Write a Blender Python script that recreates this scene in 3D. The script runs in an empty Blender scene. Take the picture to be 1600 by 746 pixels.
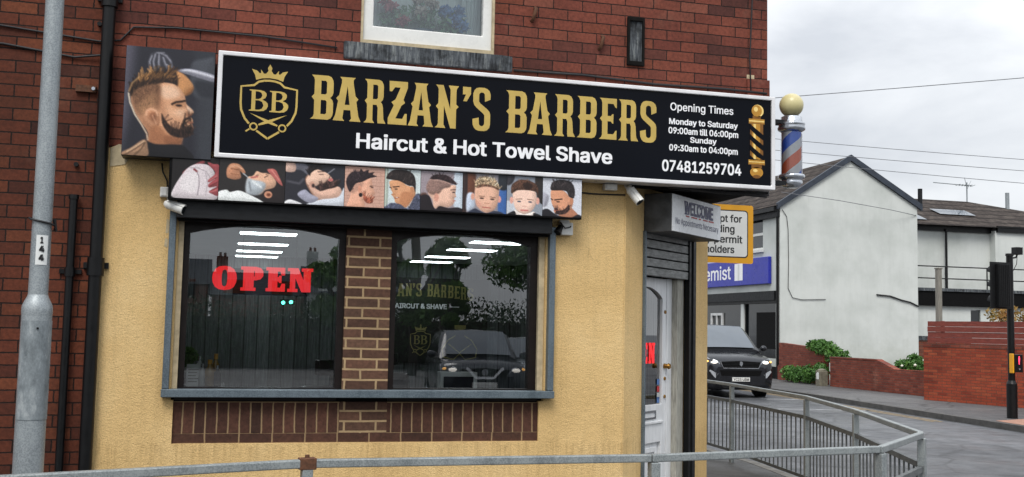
import bpy, bmesh, math, random
import numpy as np
from mathutils import Vector, Matrix, Euler
from mathutils.geometry import tessellate_polygon, interpolate_bezier

S = bpy.context.scene
COL = S.collection
R = math.radians
rnd = random.Random(7)

# ------------------------------------------------------------------ camera, sky, sun, exposure
cam_d = bpy.data.cameras.new('camera')
cam = bpy.data.objects.new('camera', cam_d)
COL.objects.link(cam)
cam_d.sensor_width = 36.0
cam_d.lens = 36.0 * 1667.9 / 1600.0
cam_d.clip_start = 0.05
cam_d.clip_end = 2000.0
yaw, pit, rol = .262287, .083444, .020911
fwd = Vector((math.sin(yaw) * math.cos(pit), math.cos(yaw) * math.cos(pit), math.sin(pit)))
rgt = Vector((math.cos(yaw), -math.sin(yaw), 0))
upv = rgt.cross(fwd)
r2 = rgt * math.cos(rol) + upv * math.sin(rol)
u2 = -rgt * math.sin(rol) + upv * math.cos(rol)
cam.matrix_world = Matrix(((r2.x, u2.x, -fwd.x, 0.0), (r2.y, u2.y, -fwd.y, -7.7), (r2.z, u2.z, -fwd.z, 1.7), (0, 0, 0, 1)))
S.camera = cam

SUN_EL, SUN_AZ = 52.0, 205.0           # compass azimuth of the sun, behind and left of the camera
w = bpy.data.worlds.new('World')
S.world = w
w.use_nodes = True
nt = w.node_tree
nt.nodes.clear()
WN = nt.nodes.new
WL = nt.links.new
out = WN('ShaderNodeOutputWorld')
bg = WN('ShaderNodeBackground')
bg.inputs['Strength'].default_value = 0.1
sky = WN('ShaderNodeTexSky')
sky.sky_type = 'NISHITA'
sky.sun_disc = False
sky.sun_elevation = R(SUN_EL)
sky.sun_rotation = R(SUN_AZ)
tc = WN('ShaderNodeTexCoord')
sep = WN('ShaderNodeSeparateXYZ')
WL(tc.outputs['Generated'], sep.inputs[0])
# overcast brightness: dim towards the horizon, bright towards the zenith
pw = WN('ShaderNodeMath')
pw.operation = 'POWER'
pw.use_clamp = True
pw.inputs[1].default_value = 1.7
WL(sep.outputs['Z'], pw.inputs[0])
mr = WN('ShaderNodeMapRange')
mr.inputs['From Min'].default_value = 0.0
mr.inputs['From Max'].default_value = 0.9
mr.inputs['To Min'].default_value = 6.55
mr.inputs['To Max'].default_value = 17.0
WL(pw.outputs[0], mr.inputs['Value'])
mp = WN('ShaderNodeMapping')
mp.inputs['Scale'].default_value = (1.0, 1.0, 3.2)
mp.inputs['Location'].default_value = (3.1, 0.4, 1.7)
WL(tc.outputs['Generated'], mp.inputs['Vector'])
nz = WN('ShaderNodeTexNoise')
nz.inputs['Scale'].default_value = 3.6
nz.inputs['Detail'].default_value = 7.0
nz.inputs['Roughness'].default_value = 0.52
nz.inputs['Distortion'].default_value = 0.3
WL(mp.outputs[0], nz.inputs['Vector'])
cr = WN('ShaderNodeValToRGB')
cr.color_ramp.elements[0].position = 0.33
cr.color_ramp.elements[0].color = (.76, .795, .85, 1)
cr.color_ramp.elements[1].position = 0.66
cr.color_ramp.elements[1].color = (1.13, 1.155, 1.185, 1)
WL(nz.outputs[0], cr.inputs[0])
mul = WN('ShaderNodeMixRGB')
mul.blend_type = 'MULTIPLY'
mul.inputs[0].default_value = 1.0
WL(cr.outputs[0], mul.inputs[1])
WL(mr.outputs[0], mul.inputs[2])
mixs = WN('ShaderNodeMixRGB')
mixs.inputs[0].default_value = 0.93
WL(sky.outputs[0], mixs.inputs[1])
WL(mul.outputs[0], mixs.inputs[2])
WL(mixs.outputs[0], bg.inputs['Color'])
WL(bg.outputs[0], out.inputs['Surface'])

sun_d = bpy.data.lights.new('sun', 'SUN')
sun_d.energy = 1.8
sun_d.angle = R(25)
sun_d.color = (1.0, .95, .88)
sun = bpy.data.objects.new('sun', sun_d)
COL.objects.link(sun)
sd = Vector((math.sin(R(SUN_AZ)) * math.cos(R(SUN_EL)), math.cos(R(SUN_AZ)) * math.cos(R(SUN_EL)), math.sin(R(SUN_EL))))
sun.rotation_euler = sd.to_track_quat('Z', 'Y').to_euler()
sun.location = (-10, -20, 30)
vs = S.view_settings
vs.view_transform = 'Standard'
vs.look = 'None'
vs.gamma = 1.0
vs.exposure = 0.36
vs.use_curve_mapping = False
S.cycles.max_bounces = 8
S.cycles.transparent_max_bounces = 12
S.cycles.caustics_reflective = False
S.cycles.caustics_refractive = False
S.cycles.sample_clamp_indirect = 6.0

# ------------------------------------------------------------------ materials
def lin(c):
    if isinstance(c, str):
        c = tuple(int(c[i:i + 2], 16) / 255 for i in (0, 2, 4))
        return tuple((x / 12.92 if x <= .04045 else ((x + .055) / 1.055) ** 2.4) for x in c)
    return c

class NT:
    def __init__(s, name):
        s.m = bpy.data.materials.new(name)
        s.m.use_nodes = True
        s.t = s.m.node_tree
        s.b = s.t.nodes['Principled BSDF']
        s.out = s.t.nodes['Material Output']
        s.co = s.n('ShaderNodeTexCoord').outputs['Object']
    def n(s, t, **k):
        x = s.t.nodes.new(t)
        for a, v in k.items():
            setattr(x, a, v)
        return x
    def l(s, a, b):
        s.t.links.new(a, b)
    def put(s, sock, v):
        if hasattr(v, 'links') or isinstance(v, bpy.types.NodeSocket):
            s.l(v, sock)
        else:
            sock.default_value = v
    def math(s, op, a, b=None):
        x = s.n('ShaderNodeMath', operation=op)
        s.put(x.inputs[0], a)
        if b is not None:
            s.put(x.inputs[1], b)
        return x.outputs[0]
    def noise(s, scale, detail=4, rough=.55, stretch=None, vec=None):
        v = vec or s.co
        if stretch:
            mp = s.n('ShaderNodeMapping')
            mp.inputs['Scale'].default_value = stretch
            s.l(v, mp.inputs['Vector'])
            v = mp.outputs[0]
        x = s.n('ShaderNodeTexNoise')
        x.inputs['Scale'].default_value = scale
        x.inputs['Detail'].default_value = detail
        x.inputs['Roughness'].default_value = rough
        s.l(v, x.inputs['Vector'])
        return x.outputs[0]
    def ramp(s, fac, stops, interp='LINEAR'):
        x = s.n('ShaderNodeValToRGB')
        e = x.color_ramp
        e.interpolation = interp
        while len(e.elements) < len(stops):
            e.elements.new(.5)
        for el, (p, c) in zip(e.elements, stops):
            el.position = p
            c = lin(c)
            el.color = (c, c, c, 1) if isinstance(c, (int, float)) else (*c, 1)
        s.l(fac, x.inputs[0])
        return x.outputs[0]
    def mix(s, f, a, b, mode='MIX'):
        x = s.n('ShaderNodeMixRGB', blend_type=mode)
        for i, v in enumerate((f, a, b)):
            if isinstance(v, bpy.types.NodeSocket):
                s.l(v, x.inputs[i])
            elif i == 0:
                x.inputs[0].default_value = v
            else:
                v = lin(v)
                x.inputs[i].default_value = (*v, 1)
        return x.outputs[0]
    def bump(s, h, dist=.005, strength=.6):
        x = s.n('ShaderNodeBump')
        x.inputs['Distance'].default_value = dist
        x.inputs['Strength'].default_value = strength
        s.l(h, x.inputs['Height'])
        s.l(x.outputs[0], s.b.inputs['Normal'])
    def fin(s, color=None, rough=None, metal=None, spec=None):
        if color is not None:
            if isinstance(color, bpy.types.NodeSocket):
                s.l(color, s.b.inputs['Base Color'])
            else:
                s.b.inputs['Base Color'].default_value = (*lin(color), 1)
        for v, k in ((rough, 'Roughness'), (metal, 'Metallic'), (spec, 'Specular IOR Level')):
            if v is not None:
                s.put(s.b.inputs[k], v)
        return s.m

def simple(name, c, rough=.5, metal=0., var=.25, scale=6., bump=0., spec=.5, stretch=None):
    """a paint or metal with a little uneven wear"""
    n = NT(name)
    c = lin(c)
    f = n.noise(scale, 5, .6, stretch)
    d = tuple(x * (1 - var) for x in c)
    b = tuple(min(1, x * (1 + var * .6)) for x in c)
    col = n.ramp(f, [(.32, d), (.68, b)])
    rr = n.ramp(n.noise(scale * 2.3, 3), [(.3, max(.03, rough - .1)), (.7, min(1., rough + .1))])
    if bump:
        n.bump(n.noise(scale * 8, 3), bump, .5)
    return n.fin(col, rr, metal, spec)

def emit(name, c, strength, base=None):
    n = NT(name)
    n.b.inputs['Emission Color'].default_value = (*lin(c), 1)
    n.b.inputs['Emission Strength'].default_value = strength
    return n.fin(base if base is not None else c, .4)

def brick(name, tints, mortar, bw, rh, ms=.006, ou=0., ov=0., offset=.5, stain=.5, rough=.85, bumpd=.004, pale=0., rag=.4):
    n = NT(name)
    sp = n.n('ShaderNodeSeparateXYZ')
    n.l(n.co, sp.inputs[0])
    u = n.math('ADD', n.math('ADD', sp.outputs[0], sp.outputs[1]), ou)
    v = n.math('ADD', sp.outputs[2], ov)
    # slightly wavering courses
    wv = n.math('MULTIPLY', n.math('SUBTRACT', n.noise(2.2, 2), .5), .012)
    v = n.math('ADD', v, wv)
    u = n.math('ADD', u, n.math('MULTIPLY', n.math('SUBTRACT', n.noise(5.0, 2), .5), .016))
    # chipped, ragged arrises
    u = n.math('ADD', u, n.math('MULTIPLY', n.math('SUBTRACT', n.noise(70, 3, .6), .5), .010 * rag))
    v = n.math('ADD', v, n.math('MULTIPLY', n.math('SUBTRACT', n.noise(62, 3, .6), .5), .009 * rag))
    cb = n.n('ShaderNodeCombineXYZ')
    n.l(u, cb.inputs[0]); n.l(v, cb.inputs[1])
    bt = n.n('ShaderNodeTexBrick')
    bt.offset = offset
    bt.offset_frequency = 2
    for k, val in (('Scale', 1.), ('Mortar Size', ms), ('Mortar Smooth', .25), ('Bias', 0.), ('Brick Width', bw), ('Row Height', rh)):
        bt.inputs[k].default_value = val
    n.l(cb.outputs[0], bt.inputs['Vector'])
    row = n.math('FLOOR', n.math('DIVIDE', v, rh))
    par = n.math('ABSOLUTE', n.math('MODULO', row, 2.))
    sh = n.math('MULTIPLY', n.math('SUBTRACT', 1., par), offset * bw)
    colm = n.math('FLOOR', n.math('DIVIDE', n.math('ADD', u, sh), bw))
    c2 = n.n('ShaderNodeCombineXYZ')
    n.l(colm, c2.inputs[0]); n.l(row, c2.inputs[1])
    wn = n.n('ShaderNodeTexWhiteNoise', noise_dimensions='2D')
    n.l(c2.outputs[0], wn.inputs['Vector'])
    k = len(tints)
    col = n.ramp(wn.outputs['Value'], [(i / (k - 1) * .98 + .01, t) for i, t in enumerate(tints)])
    # grain inside each brick, then soot in large patches
    g = n.ramp(n.noise(38, 5, .65), [(.3, .62), (.7, 1.18)])
    col = n.mix(1., col, g, 'MULTIPLY')
    if pale:
        pf = n.ramp(n.noise(1.3, 6, .7), [(.58, 0.), (.75, pale)])
        col = n.mix(pf, col, 'c9a68e')
    mcol = n.mix(n.noise(9, 3), mortar, tuple(x * .6 for x in lin(mortar)))
    # mortar fill differs from place to place
    col = n.mix(bt.outputs['Fac'], col, mcol)
    st = n.ramp(n.noise(.9, 6, .65), [(.3, 1 - stain), (.62, 1.)])
    col = n.mix(1., col, st, 'MULTIPLY')
    h = n.math('ADD', n.math('MULTIPLY', bt.outputs['Fac'], -1.), n.math('MULTIPLY', n.noise(60, 4), .45))
    n.bump(h, bumpd, .8)
    return n.fin(col, rough, 0., .3)

M = {}
M['brick'] = brick('old_red_brick', ['55302a', '743d31', '824637', '79412f', '8a5040', '6e392e', '834637', '7f4435', '5f352d', '874b3a', '7a4133'], '221713', .236, .0815, .0042, stain=.55, pale=.16, rag=1.)
M['brick_dark'] = brick('dark_red_brick', ['45241b', '613121', '6d3825', '653321', '754029', '582d1f', '6e3824', '51291d'], '20140f', .236, .0815, .0050, stain=.6, pale=.10, rag=1.)  # same brick in darker tints, for the wall left of the downpipe
M['brown_brick'] = brick('brown_brick', ['4a342a', '5d4235', '6a4b3c', '574034', '6d5141'], 'b79c77', .2285, .0733, .0085, ou=.04, ov=.012, stain=.35)
M['soldier'] = brick('soldier_brick', ['3f2a22', '53362b', '4a3027', '5c3c30'], 'a58a68', .0755, .222, .006, ou=.303, ov=-.928, offset=0., stain=.35)
M['course'] = brick('brick_course', ['452e26', '573a2f', '4d342a'], 'a58a68', .226, .074, .006, ou=.303, ov=-.864, offset=0., stain=.35)
M['wall_brick'] = brick('garden_wall_brick', ['7d3424', '98432e', 'a34a31', '8d3e2b', 'ab5538'], '6d4a3c', .225, .075, .007, stain=.3)
M['low_brick'] = brick('low_wall_brick', ['6d3327', '823f30', '8c4533', '773a2e', '93503f'], '6a5148', .225, .075, .008, stain=.35, pale=.25)
M['far_brick'] = brick('terrace_brick', ['6a3a2c', '7d4836', '8a523d'], '5f5148', .225, .075, .008, stain=.3)

def render_mat():
    n = NT('cream_roughcast')
    f = n.noise(1.1, 6, .6)
    col = n.ramp(f, [(.28, 'c9a973'), (.5, 'dbba82'), (.72, 'e4c691')])
    sp = n.ramp(n.noise(150, 3, .6), [(.36, .66), (.52, 1.0)])
    col = n.mix(.75, col, sp, 'MULTIPLY')
    # run-down dirt streaks and damp marks
    stk = n.ramp(n.noise(3.2, 6, .7, (6., 6., .5)), [(.30, .68), (.5, 1.)])
    col = n.mix(.32, col, stk, 'MULTIPLY')
    spot = n.ramp(n.noise(4.5, 8, .75), [(.66, 0.), (.76, .35)])
    col = n.mix(spot, col, '8b6a3a')
    sp_ = n.n('ShaderNodeSeparateXYZ'); n.l(n.co, sp_.inputs[0])
    # runs of dirt below the window ledge and splash-back near the ground
    run = n.ramp(n.noise(4.2, 7, .72, (9., 9., .55)), [(.46, 0.), (.62, 1.)])
    led = n.ramp(n.math('ADD', sp_.outputs[2], n.math('MULTIPLY', n.noise(6, 3), .25)), [(.0, 1.), (.30, .75), (.62, .12), (.98, .55), (.999, .0)])
    col = n.mix(n.math('MULTIPLY', n.math('MULTIPLY', run, led), .55), col, '7d6036')
    # hairline cracks
    vd = n.n('ShaderNodeMixRGB'); vd.inputs[0].default_value = .22
    nn = n.n('ShaderNodeTexNoise'); nn.inputs['Scale'].default_value = 5.; nn.inputs['Detail'].default_value = 6.
    n.l(n.co, nn.inputs['Vector']); n.l(n.co, vd.inputs[1]); n.l(nn.outputs[1], vd.inputs[2])
    vo = n.n('ShaderNodeTexVoronoi', feature='DISTANCE_TO_EDGE'); vo.inputs['Scale'].default_value = 1.1
    n.l(vd.outputs[0], vo.inputs['Vector'])
    ck = n.math('MULTIPLY', n.ramp(vo.outputs['Distance'], [(.0, 1.), (.005, 0.)]), n.ramp(n.noise(1.7, 3), [(.58, 0.), (.68, .55)]))
    col = n.mix(ck, col, '6b5230')
    h = n.math('ADD', n.math('MULTIPLY', n.noise(105, 3, .55), 1.0), n.math('MULTIPLY', n.noise(32, 2), .6))
    n.bump(h, .007, .8)
    return n.fin(col, .93, 0., .2)
M['render'] = render_mat()

def streaked(name, base, dark, pale):
    n = NT(name)
    f = n.noise(5, 8, .7, (9., 9., 1.))
    col = n.ramp(f, [(.33, dark), (.52, base), (.72, pale)])
    b = n.ramp(n.noise(7, 6, .7), [(.38, .25), (.52, 1.)])
    col = n.mix(.9, col, b, 'MULTIPLY')
    n.bump(n.noise(40, 5), .004, .7)
    return n.fin(col, .8, 0., .3)
M['stone'] = streaked('stained_stone', '51565b', '14161a', '8b8f8c')
M['galv'] = None
def galv(name, a, b, c, rough=.5):
    n = NT(name)
    v = n.n('ShaderNodeTexVoronoi')
    v.inputs['Scale'].default_value = 120
    n.l(n.co, v.inputs['Vector'])
    f = n.math('ADD', n.math('MULTIPLY', n.noise(7, 7, .7, (1, 1, .45)), .75), n.math('MULTIPLY', v.outputs['Distance'], .35))
    col = n.ramp(f, [(.36, a), (.5, b), (.66, c)])
    n.bump(n.noise(90, 3), .001, .4)
    return n.fin(col, rough, .35, .5)
M['galv'] = galv('galvanised_steel', '73797d', '868d91', '989fa2')
def mottled():
    n = NT('mottled_galvanised_door')
    f = n.noise(11, 9, .78, (1, 1, .5))
    col = n.ramp(f, [(.34, '5f666a'), (.5, '828a8e'), (.68, 'b0b6b8')])
    sc = n.ramp(n.noise(26, 8, .8), [(.62, 0.), (.70, .7)])
    col = n.mix(sc, col, 'c3c8c9')
    n.bump(n.noise(30, 6), .002, .5)
    return n.fin(col, .55, .3, .5)
M['galv_door'] = mottled()
M['rail'] = galv('weathered_rail_steel', '707678', '858b8c', '9aa0a0', .42)
M['rail_dark'] = galv('dull_bar_steel', '3a3d3d', '54585a', '6d7070', .5)
M['surround'] = galv('grey_painted_steel', '47525a', '56626a', '66727a', .5)
M['rust'] = simple('rust', '5b3a26', .85, 0, .5, 40, .002)
M['black'] = simple('black_paint', '08090b', .4, 0, .35, 9, spec=.3)
M['black_matt'] = simple('black_matt', '070708', .75, 0, .3, 9, spec=.15)
M['charcoal'] = simple('charcoal_shutter', '17191c', .5, .1, .4, 8, spec=.3, stretch=(1, 1, 6))
M['frame_brown'] = simple('dark_brown_frame', '140c0a', .45, 0, .35, 12, spec=.25)
M['cream_trim'] = simple('cream_trim', 'b8a98a', .7, 0, .25, 20)
M['upvc'] = simple('white_upvc', 'dadbd8', .3, 0, .08, 6)
M['white'] = simple('white_paint', 'd2d3d2', .5, 0, .12, 5)
M['offwhite_plastic'] = simple('offwhite_plastic', 'd8d8d4', .38, 0, .12, 30)
M['door_white'] = simple('door_white_paint', 'dcdee0', .42, 0, .12, 7, stretch=(3, 3, .6))
M['jamb_grey'] = simple('weathered_jamb', 'a3a197', .75, 0, .35, 14, .001, stretch=(4, 4, .6))
M['stone_post'] = simple('lichened_stone', '6f6b5d', .85, 0, .4, 12, .004)
M['shutter_slat'] = simple('dirty_aluminium_slat', '7c7e7d', .5, .4, .45, 18, stretch=(.6, .6, 3))
M['alu'] = simple('white_sign_trim', 'e0e0e2', .35, .1, .12, 5)
M['chrome'] = simple('chrome', 'b8bcc2', .15, .9, .2, 8)
M['brass'] = simple('brass', '9c7638', .35, .8, .3, 20)
M['dirty_box'] = simple('grimy_light_box_side', '4c4e50', .6, .1, .55, 7)
M['light_face'] = simple('light_box_face', 'f2f4f6', .3, 0, .1, 5)
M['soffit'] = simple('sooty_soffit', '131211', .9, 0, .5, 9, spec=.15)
M['slate'] = None
def tiles(name, a, b, c, pitch=.46):
    n = NT(name)
    sp = n.n('ShaderNodeSeparateXYZ')
    n.l(n.co, sp.inputs[0])
    z = sp.outputs[2]
    fr = n.math('FRACT', n.math('DIVIDE', z, pitch * .55))
    col = n.ramp(n.noise(3, 6, .7), [(.3, a), (.5, b), (.72, c)])
    ln = n.ramp(fr, [(.0, .05), (.30, 1.), (1., 1.15)])
    col = n.mix(1., col, ln, 'MULTIPLY')
    n.bump(fr, .03, .6)
    return n.fin(col, .85, 0., .12)
M['slate'] = tiles('dark_roof_tiles', '26211f', '3a3431', '57504a')
M['flat_slate'] = tiles('grey_roof_slates', '2c2e33', '3d4046', '50545a', .22)
M['verge'] = simple('blue_grey_verge', '2d3541', .6, 0, .3, 6)
def whitewall():
    n = NT('white_painted_render')
    col = n.ramp(n.noise(.8, 6, .6), [(.3, 'b7bcb8'), (.6, 'cacecb')])
    stk = n.ramp(n.noise(1.6, 6, .7, (5., 5., .35)), [(.28, .80), (.5, 1.)])
    col = n.mix(.28, col, stk, 'MULTIPLY')
    sp_ = n.n('ShaderNodeSeparateXYZ'); n.l(n.co, sp_.inputs[0])
    damp = n.ramp(n.math('ADD', n.math('MULTIPLY', sp_.outputs[2], .1), n.math('MULTIPLY', n.noise(1.4, 5, .7), .22)), [(.10, .6), (.26, 0.)])
    col = n.mix(damp, col, '8d9280')
    spt = n.ramp(n.noise(2.4, 8, .8), [(.66, 0.), (.74, .4)])
    col = n.mix(spt, col, 'a3a79c')
    n.bump(n.noise(30, 4), .006, .5)
    return n.fin(col, .85, 0., .25)
M['whitewall'] = whitewall()
M['blue'] = simple('blue_sign_face', '272f9e', .35, 0, .1, 3)
M['yellow_sign'] = simple('yellow_sign_face', 'd79a12', .45, 0, .1, 4)
M['sign_white'] = simple('white_sign_face', 'd4d7d6', .4, 0, .06, 4)
M['letter_black'] = simple('black_lettering', '101114', .45, 0, .1, 9)
M['letter_white'] = simple('white_lettering', 'ecedf0', .4, 0, .05, 9)
M['letter_blue'] = simple('navy_lettering', '23255c', .45, 0, .15, 40)
M['letter_red'] = simple('red_lettering', 'b5232b', .45, 0, .15, 40)
M['gold'] = simple('gold_vinyl', 'bfa455', .42, .05, .12, 9)
M['gold_dark'] = simple('gold_print_shade', '7b4f10', .4, .1, .2, 30)
M['gold_mid'] = simple('gold_print', 'b9852a', .4, .1, .2, 30)
M['gold_light'] = simple('gold_print_light', 'efd080', .4, .1, .15, 30)
M['gold_old'] = simple('dull_gold_print', '8f854f', .6, 0, .2, 12)
def gloss_black():
    n = NT('black_sign_face')
    n.b.inputs['Coat Weight'].default_value = .0
    return n.fin(n.ramp(n.noise(1.2, 3), [(.3, '070910'), (.7, '0a0d15')]), .05, 0., .10)
M['sign_black'] = gloss_black()
def open_red():
    n = NT('lit_red_letters')
    n.b.inputs['Emission Color'].default_value = (1, .02, .025, 1)
    n.b.inputs['Emission Strength'].default_value = .7
    return n.fin(n.ramp(n.noise(14, 4, .6, (8, 1, .7)), [(.3, 'a00d12'), (.7, 'd61a20')]), .5)
M['open_red'] = open_red()
M['led_green'] = emit('lit_green_led', (.1, 1., .7), 5.)
M['red_man'] = emit('lit_red_figure', (1., .05, .12), 1.6)
M['lamp_white'] = emit('lit_headlamp', (1., .93, .82), 1.3)
M['lamp_amber'] = emit('lit_indicator', (1., .5, .12), 1.2)
M['led_panel'] = emit('lit_ceiling_panel', (.90, .98, 1.), 6.5)

def glass(name, tint=(.86, .9, .9), refl=1., rough=.0, base_r=.045):
    n = NT(name)
    n.t.nodes.remove(n.b)
    tr = n.n('ShaderNodeBsdfTransparent')
    tr.inputs[0].default_value = (*tint, 1)
    gl = n.n('ShaderNodeBsdfGlossy')
    gl.inputs['Roughness'].default_value = rough
    gl.inputs['Color'].default_value = (.95, .97, 1, 1)
    lw = n.n('ShaderNodeFresnel')
    lw.inputs['IOR'].default_value = 1.5
    f = n.math('ADD', n.math('MULTIPLY', lw.outputs[0], refl), base_r)
    ms = n.n('ShaderNodeMixShader')
    n.l(f, ms.inputs[0]); n.l(tr.outputs[0], ms.inputs[1]); n.l(gl.outputs[0], ms.inputs[2])
    n.l(ms.outputs[0], n.out.inputs['Surface'])
    return n.m
M['glass'] = glass('window_glass', (.80, .85, .85), 1.3, 0., .12)
M['glass_up'] = glass('upstairs_glass', (.97, 1., 1.), 1.2, 0., .10)
M['tube'] = glass('barber_pole_tube', (.95, .96, .97), .8, 0., .02)
M['dark_glass'] = simple('dark_shop_glass', '10161a', .06, 0, .2, 2, spec=.7)
M['car_glass'] = simple('car_glass', '1a2026', .05, 0, .1, 2, spec=.8)
M['screen_glass'] = simple('windscreen_glass', '4a535c', .06, 0, .1, 2, spec=.9)

def asphalt(name, a, b, wet):
    n = NT(name)
    agg = n.noise(46, 5, .75)
    big = n.noise(.35, 6, .6)
    mid = n.noise(2.2, 6, .65)
    col = n.ramp(n.math('ADD', n.math('MULTIPLY', mid, .6), n.math('MULTIPLY', big, .4)), [(.35, a), (.65, b)])
    col = n.mix(1., col, n.ramp(agg, [(.3, .6), (.7, 1.35)]), 'MULTIPLY')
    crk = n.n('ShaderNodeTexVoronoi', feature='DISTANCE_TO_EDGE')
    crk.inputs['Scale'].default_value = .55
    wv = n.n('ShaderNodeMixRGB'); wv.inputs[0].default_value = .12
    nn = n.n('ShaderNodeTexNoise'); nn.inputs['Scale'].default_value = 2.5; nn.inputs['Detail'].default_value = 5
    n.l(n.co, nn.inputs['Vector']); n.l(n.co, wv.inputs[1]); n.l(nn.outputs[1], wv.inputs[2])
    n.l(wv.outputs[0], crk.inputs['Vector'])
    cl = n.ramp(crk.outputs['Distance'], [(.0, .3), (.02, 1.)])
    col = n.mix(.8, col, cl, 'MULTIPLY')
    pt = n.ramp(n.noise(.16, 2, .4), [(.47, .72), (.5, 1.)])
    col = n.mix(.8, col, pt, 'MULTIPLY')
    ro = n.ramp(n.noise(.8, 5, .6), [(.35, wet), (.65, min(1, wet + .35))])
    n.bump(n.math('ADD', agg, n.math('MULTIPLY', mid, 1.5)), .012, .8)
    return n.fin(col, ro, 0., .5)
M['road'] = asphalt('wet_asphalt', '303236', '6b6d71', .28)
M['pave'] = asphalt('damp_pavement', '47474a', '626160', .5)
M['pave_near'] = asphalt('damp_near_pavement', '33322f', '4c4a47', .45)
M['kerb'] = simple('concrete_kerb', '6a6761', .8, 0, .4, 5, .003)
M['kerb_dark'] = simple('worn_dark_kerb', '4a4947', .75, 0, .4, 5, .003)
M['line_white'] = simple('worn_white_line', '86878a', .6, 0, .5, 5)
M['line_yellow'] = simple('worn_yellow_line', '8f7850', .6, 0, .5, 5)
M['tactile'] = simple('buff_tactile_paving', '9a7361', .8, 0, .25, 9)
M['timber'] = simple('red_brown_boards', '77352a', .7, 0, .4, 6, .002, stretch=(1, 1, 8))
M['post_timber'] = simple('weathered_post', '7d7a72', .8, 0, .3, 8, stretch=(4, 4, .6))
M['van_paint'] = simple('black_metallic_paint', '26282d', .2, .55, .12, 3, spec=.8)
M['grey_paint'] = simple('dark_grey_car_paint', '2b2f36', .2, .4, .1, 3, spec=.7)
M['silver_paint'] = simple('silver_car_paint', 'a2a7ab', .22, .5, .1, 3, spec=.7)
M['white_car'] = simple('white_car_paint', 'c9ccce', .22, .0, .06, 3, spec=.7)
M['lamp_lens'] = simple('clear_lamp_lens', 'b9bec4', .12, .3, .3, 30)
M['rubber'] = simple('tyre_rubber', '121212', .8, 0, .3, 9)
M['plastic_dark'] = simple('dark_trim_plastic', '0d0e10', .55, 0, .3, 9, spec=.3)
M['plate_white'] = simple('white_number_plate', 'e0e0dc', .4, 0, .05, 9)
def planks():
    n = NT('grey_wood_planks')
    sp = n.n('ShaderNodeSeparateXYZ'); n.l(n.co, sp.inputs[0])
    u = n.math('ADD', sp.outputs[0], sp.outputs[1])
    fr = n.math('FRACT', n.math('DIVIDE', u, .16))
    gr = n.noise(6, 8, .7, (12, 12, .8))
    col = n.ramp(gr, [(.3, '3c4041'), (.5, '5c6162'), (.72, '808585')])
    wn = n.n('ShaderNodeTexWhiteNoise', noise_dimensions='1D')
    n.l(n.math('FLOOR', n.math('DIVIDE', u, .16)), wn.inputs['W'])
    col = n.mix(1., col, n.ramp(wn.outputs['Value'], [(0, .65), (1, 1.1)]), 'MULTIPLY')
    col = n.mix(1., col, n.ramp(fr, [(.0, .03), (.09, 1.), (.93, 1.), (1., .03)]), 'MULTIPLY')
    return n.fin(col, .55, 0., .4)
M['planks'] = planks()
M['ceiling'] = simple('white_ceiling', 'cfd2d2', .8, 0, .06, 3)
M['floor_in'] = simple('grey_lino', '9a9b9c', .4, 0, .2, 3)
M['leather'] = simple('black_leather', '141416', .35, 0, .3, 12)
def leafmat(name, a, b, c):
    n = NT(name)
    oi = n.noise(1.7, 5, .7)
    fine = n.noise(23, 2)
    f = n.math('ADD', n.math('MULTIPLY', oi, .6), n.math('MULTIPLY', fine, .4))
    col = n.ramp(f, [(.32, a), (.5, b), (.68, c)])
    n.b.inputs['Subsurface Weight'].default_value = 0
    return n.fin(col, .55, 0., .35)
M['leaf'] = leafmat('hedge_leaves', '22401a', '3d6427', '5f8638')
M['leaf_dark'] = leafmat('tree_leaves', '28421a', '476a28', '6d9040')
M['leaf_hedge'] = leafmat('dark_hedge_leaves', '17240f', '283d18', '3a5424')
M['leaf_autumn'] = leafmat('turning_leaves', '5a5a2a', '8a7038', 'a8683a')
M['petal_white'] = simple('white_petals', 'd8d5c8', .6, 0, .1, 20)
M['petal_pink'] = simple('pink_petals', 'd0848c', .6, 0, .25, 30)
M['petal_blue'] = simple('blue_petals', '86b4e0', .6, 0, .25, 30)
M['flower_leaf'] = simple('pot_plant_leaves', '8fc09c', .6, 0, .35, 30)
M['curtain'] = simple('pale_aqua_curtain', 'e2f2f0', .85, 0, .10, 3, stretch=(14, 14, .4))
M['vase'] = simple('blue_grey_vase', '5f7f90', .35, 0, .2, 6)
M['bark'] = simple('bark', '3a3129', .9, 0, .4, 12, .01)
M['mural'] = simple('black_mural_panel', '0c0d0d', .5, 0, .2, 4)
M['paper_white'] = simple('printed_paper', 'b9bcbc', .7, 0, .1, 20)
M['bottle_amber'] = simple('amber_bottle', '8a6a2a', .2, 0, .3, 20)
M['sticker_blue'] = simple('blue_sticker', '4d73ad', .5, 0, .1, 20)
M['cable'] = simple('black_cable', '17171a', .6, 0, .2, 20)
M['cable_grey'] = simple('grey_overhead_cable', '6a6d72', .6, 0, .2, 20)
M['globe'] = simple('yellowed_globe', 'c2b888', .35, 0, .06, 5)
def pole_stripes():
    n = NT('barber_pole_stripes')
    sp = n.n('ShaderNodeSeparateXYZ'); n.l(n.co, sp.inputs[0])
    ang = n.math('DIVIDE', n.math('ARCTAN2', sp.outputs[1], sp.outputs[0]), 2 * math.pi)
    t = n.math('FRACT', n.math('ADD', n.math('ADD', n.math('MULTIPLY', sp.outputs[2], -2.6), ang), 12.233))
    W_, B_, O_ = 'd9dce0', '2f66d8', 'df6f4c'
    col = n.ramp(t, [(.0, W_), (.22, O_), (.5, W_), (.72, B_)], 'CONSTANT')
    col = n.mix(.4, col, n.ramp(n.noise(40, 4), [(.3, .75), (.7, 1.05)]), 'MULTIPLY')
    return n.fin(col, .4)
M['stripes'] = pole_stripes()
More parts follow.
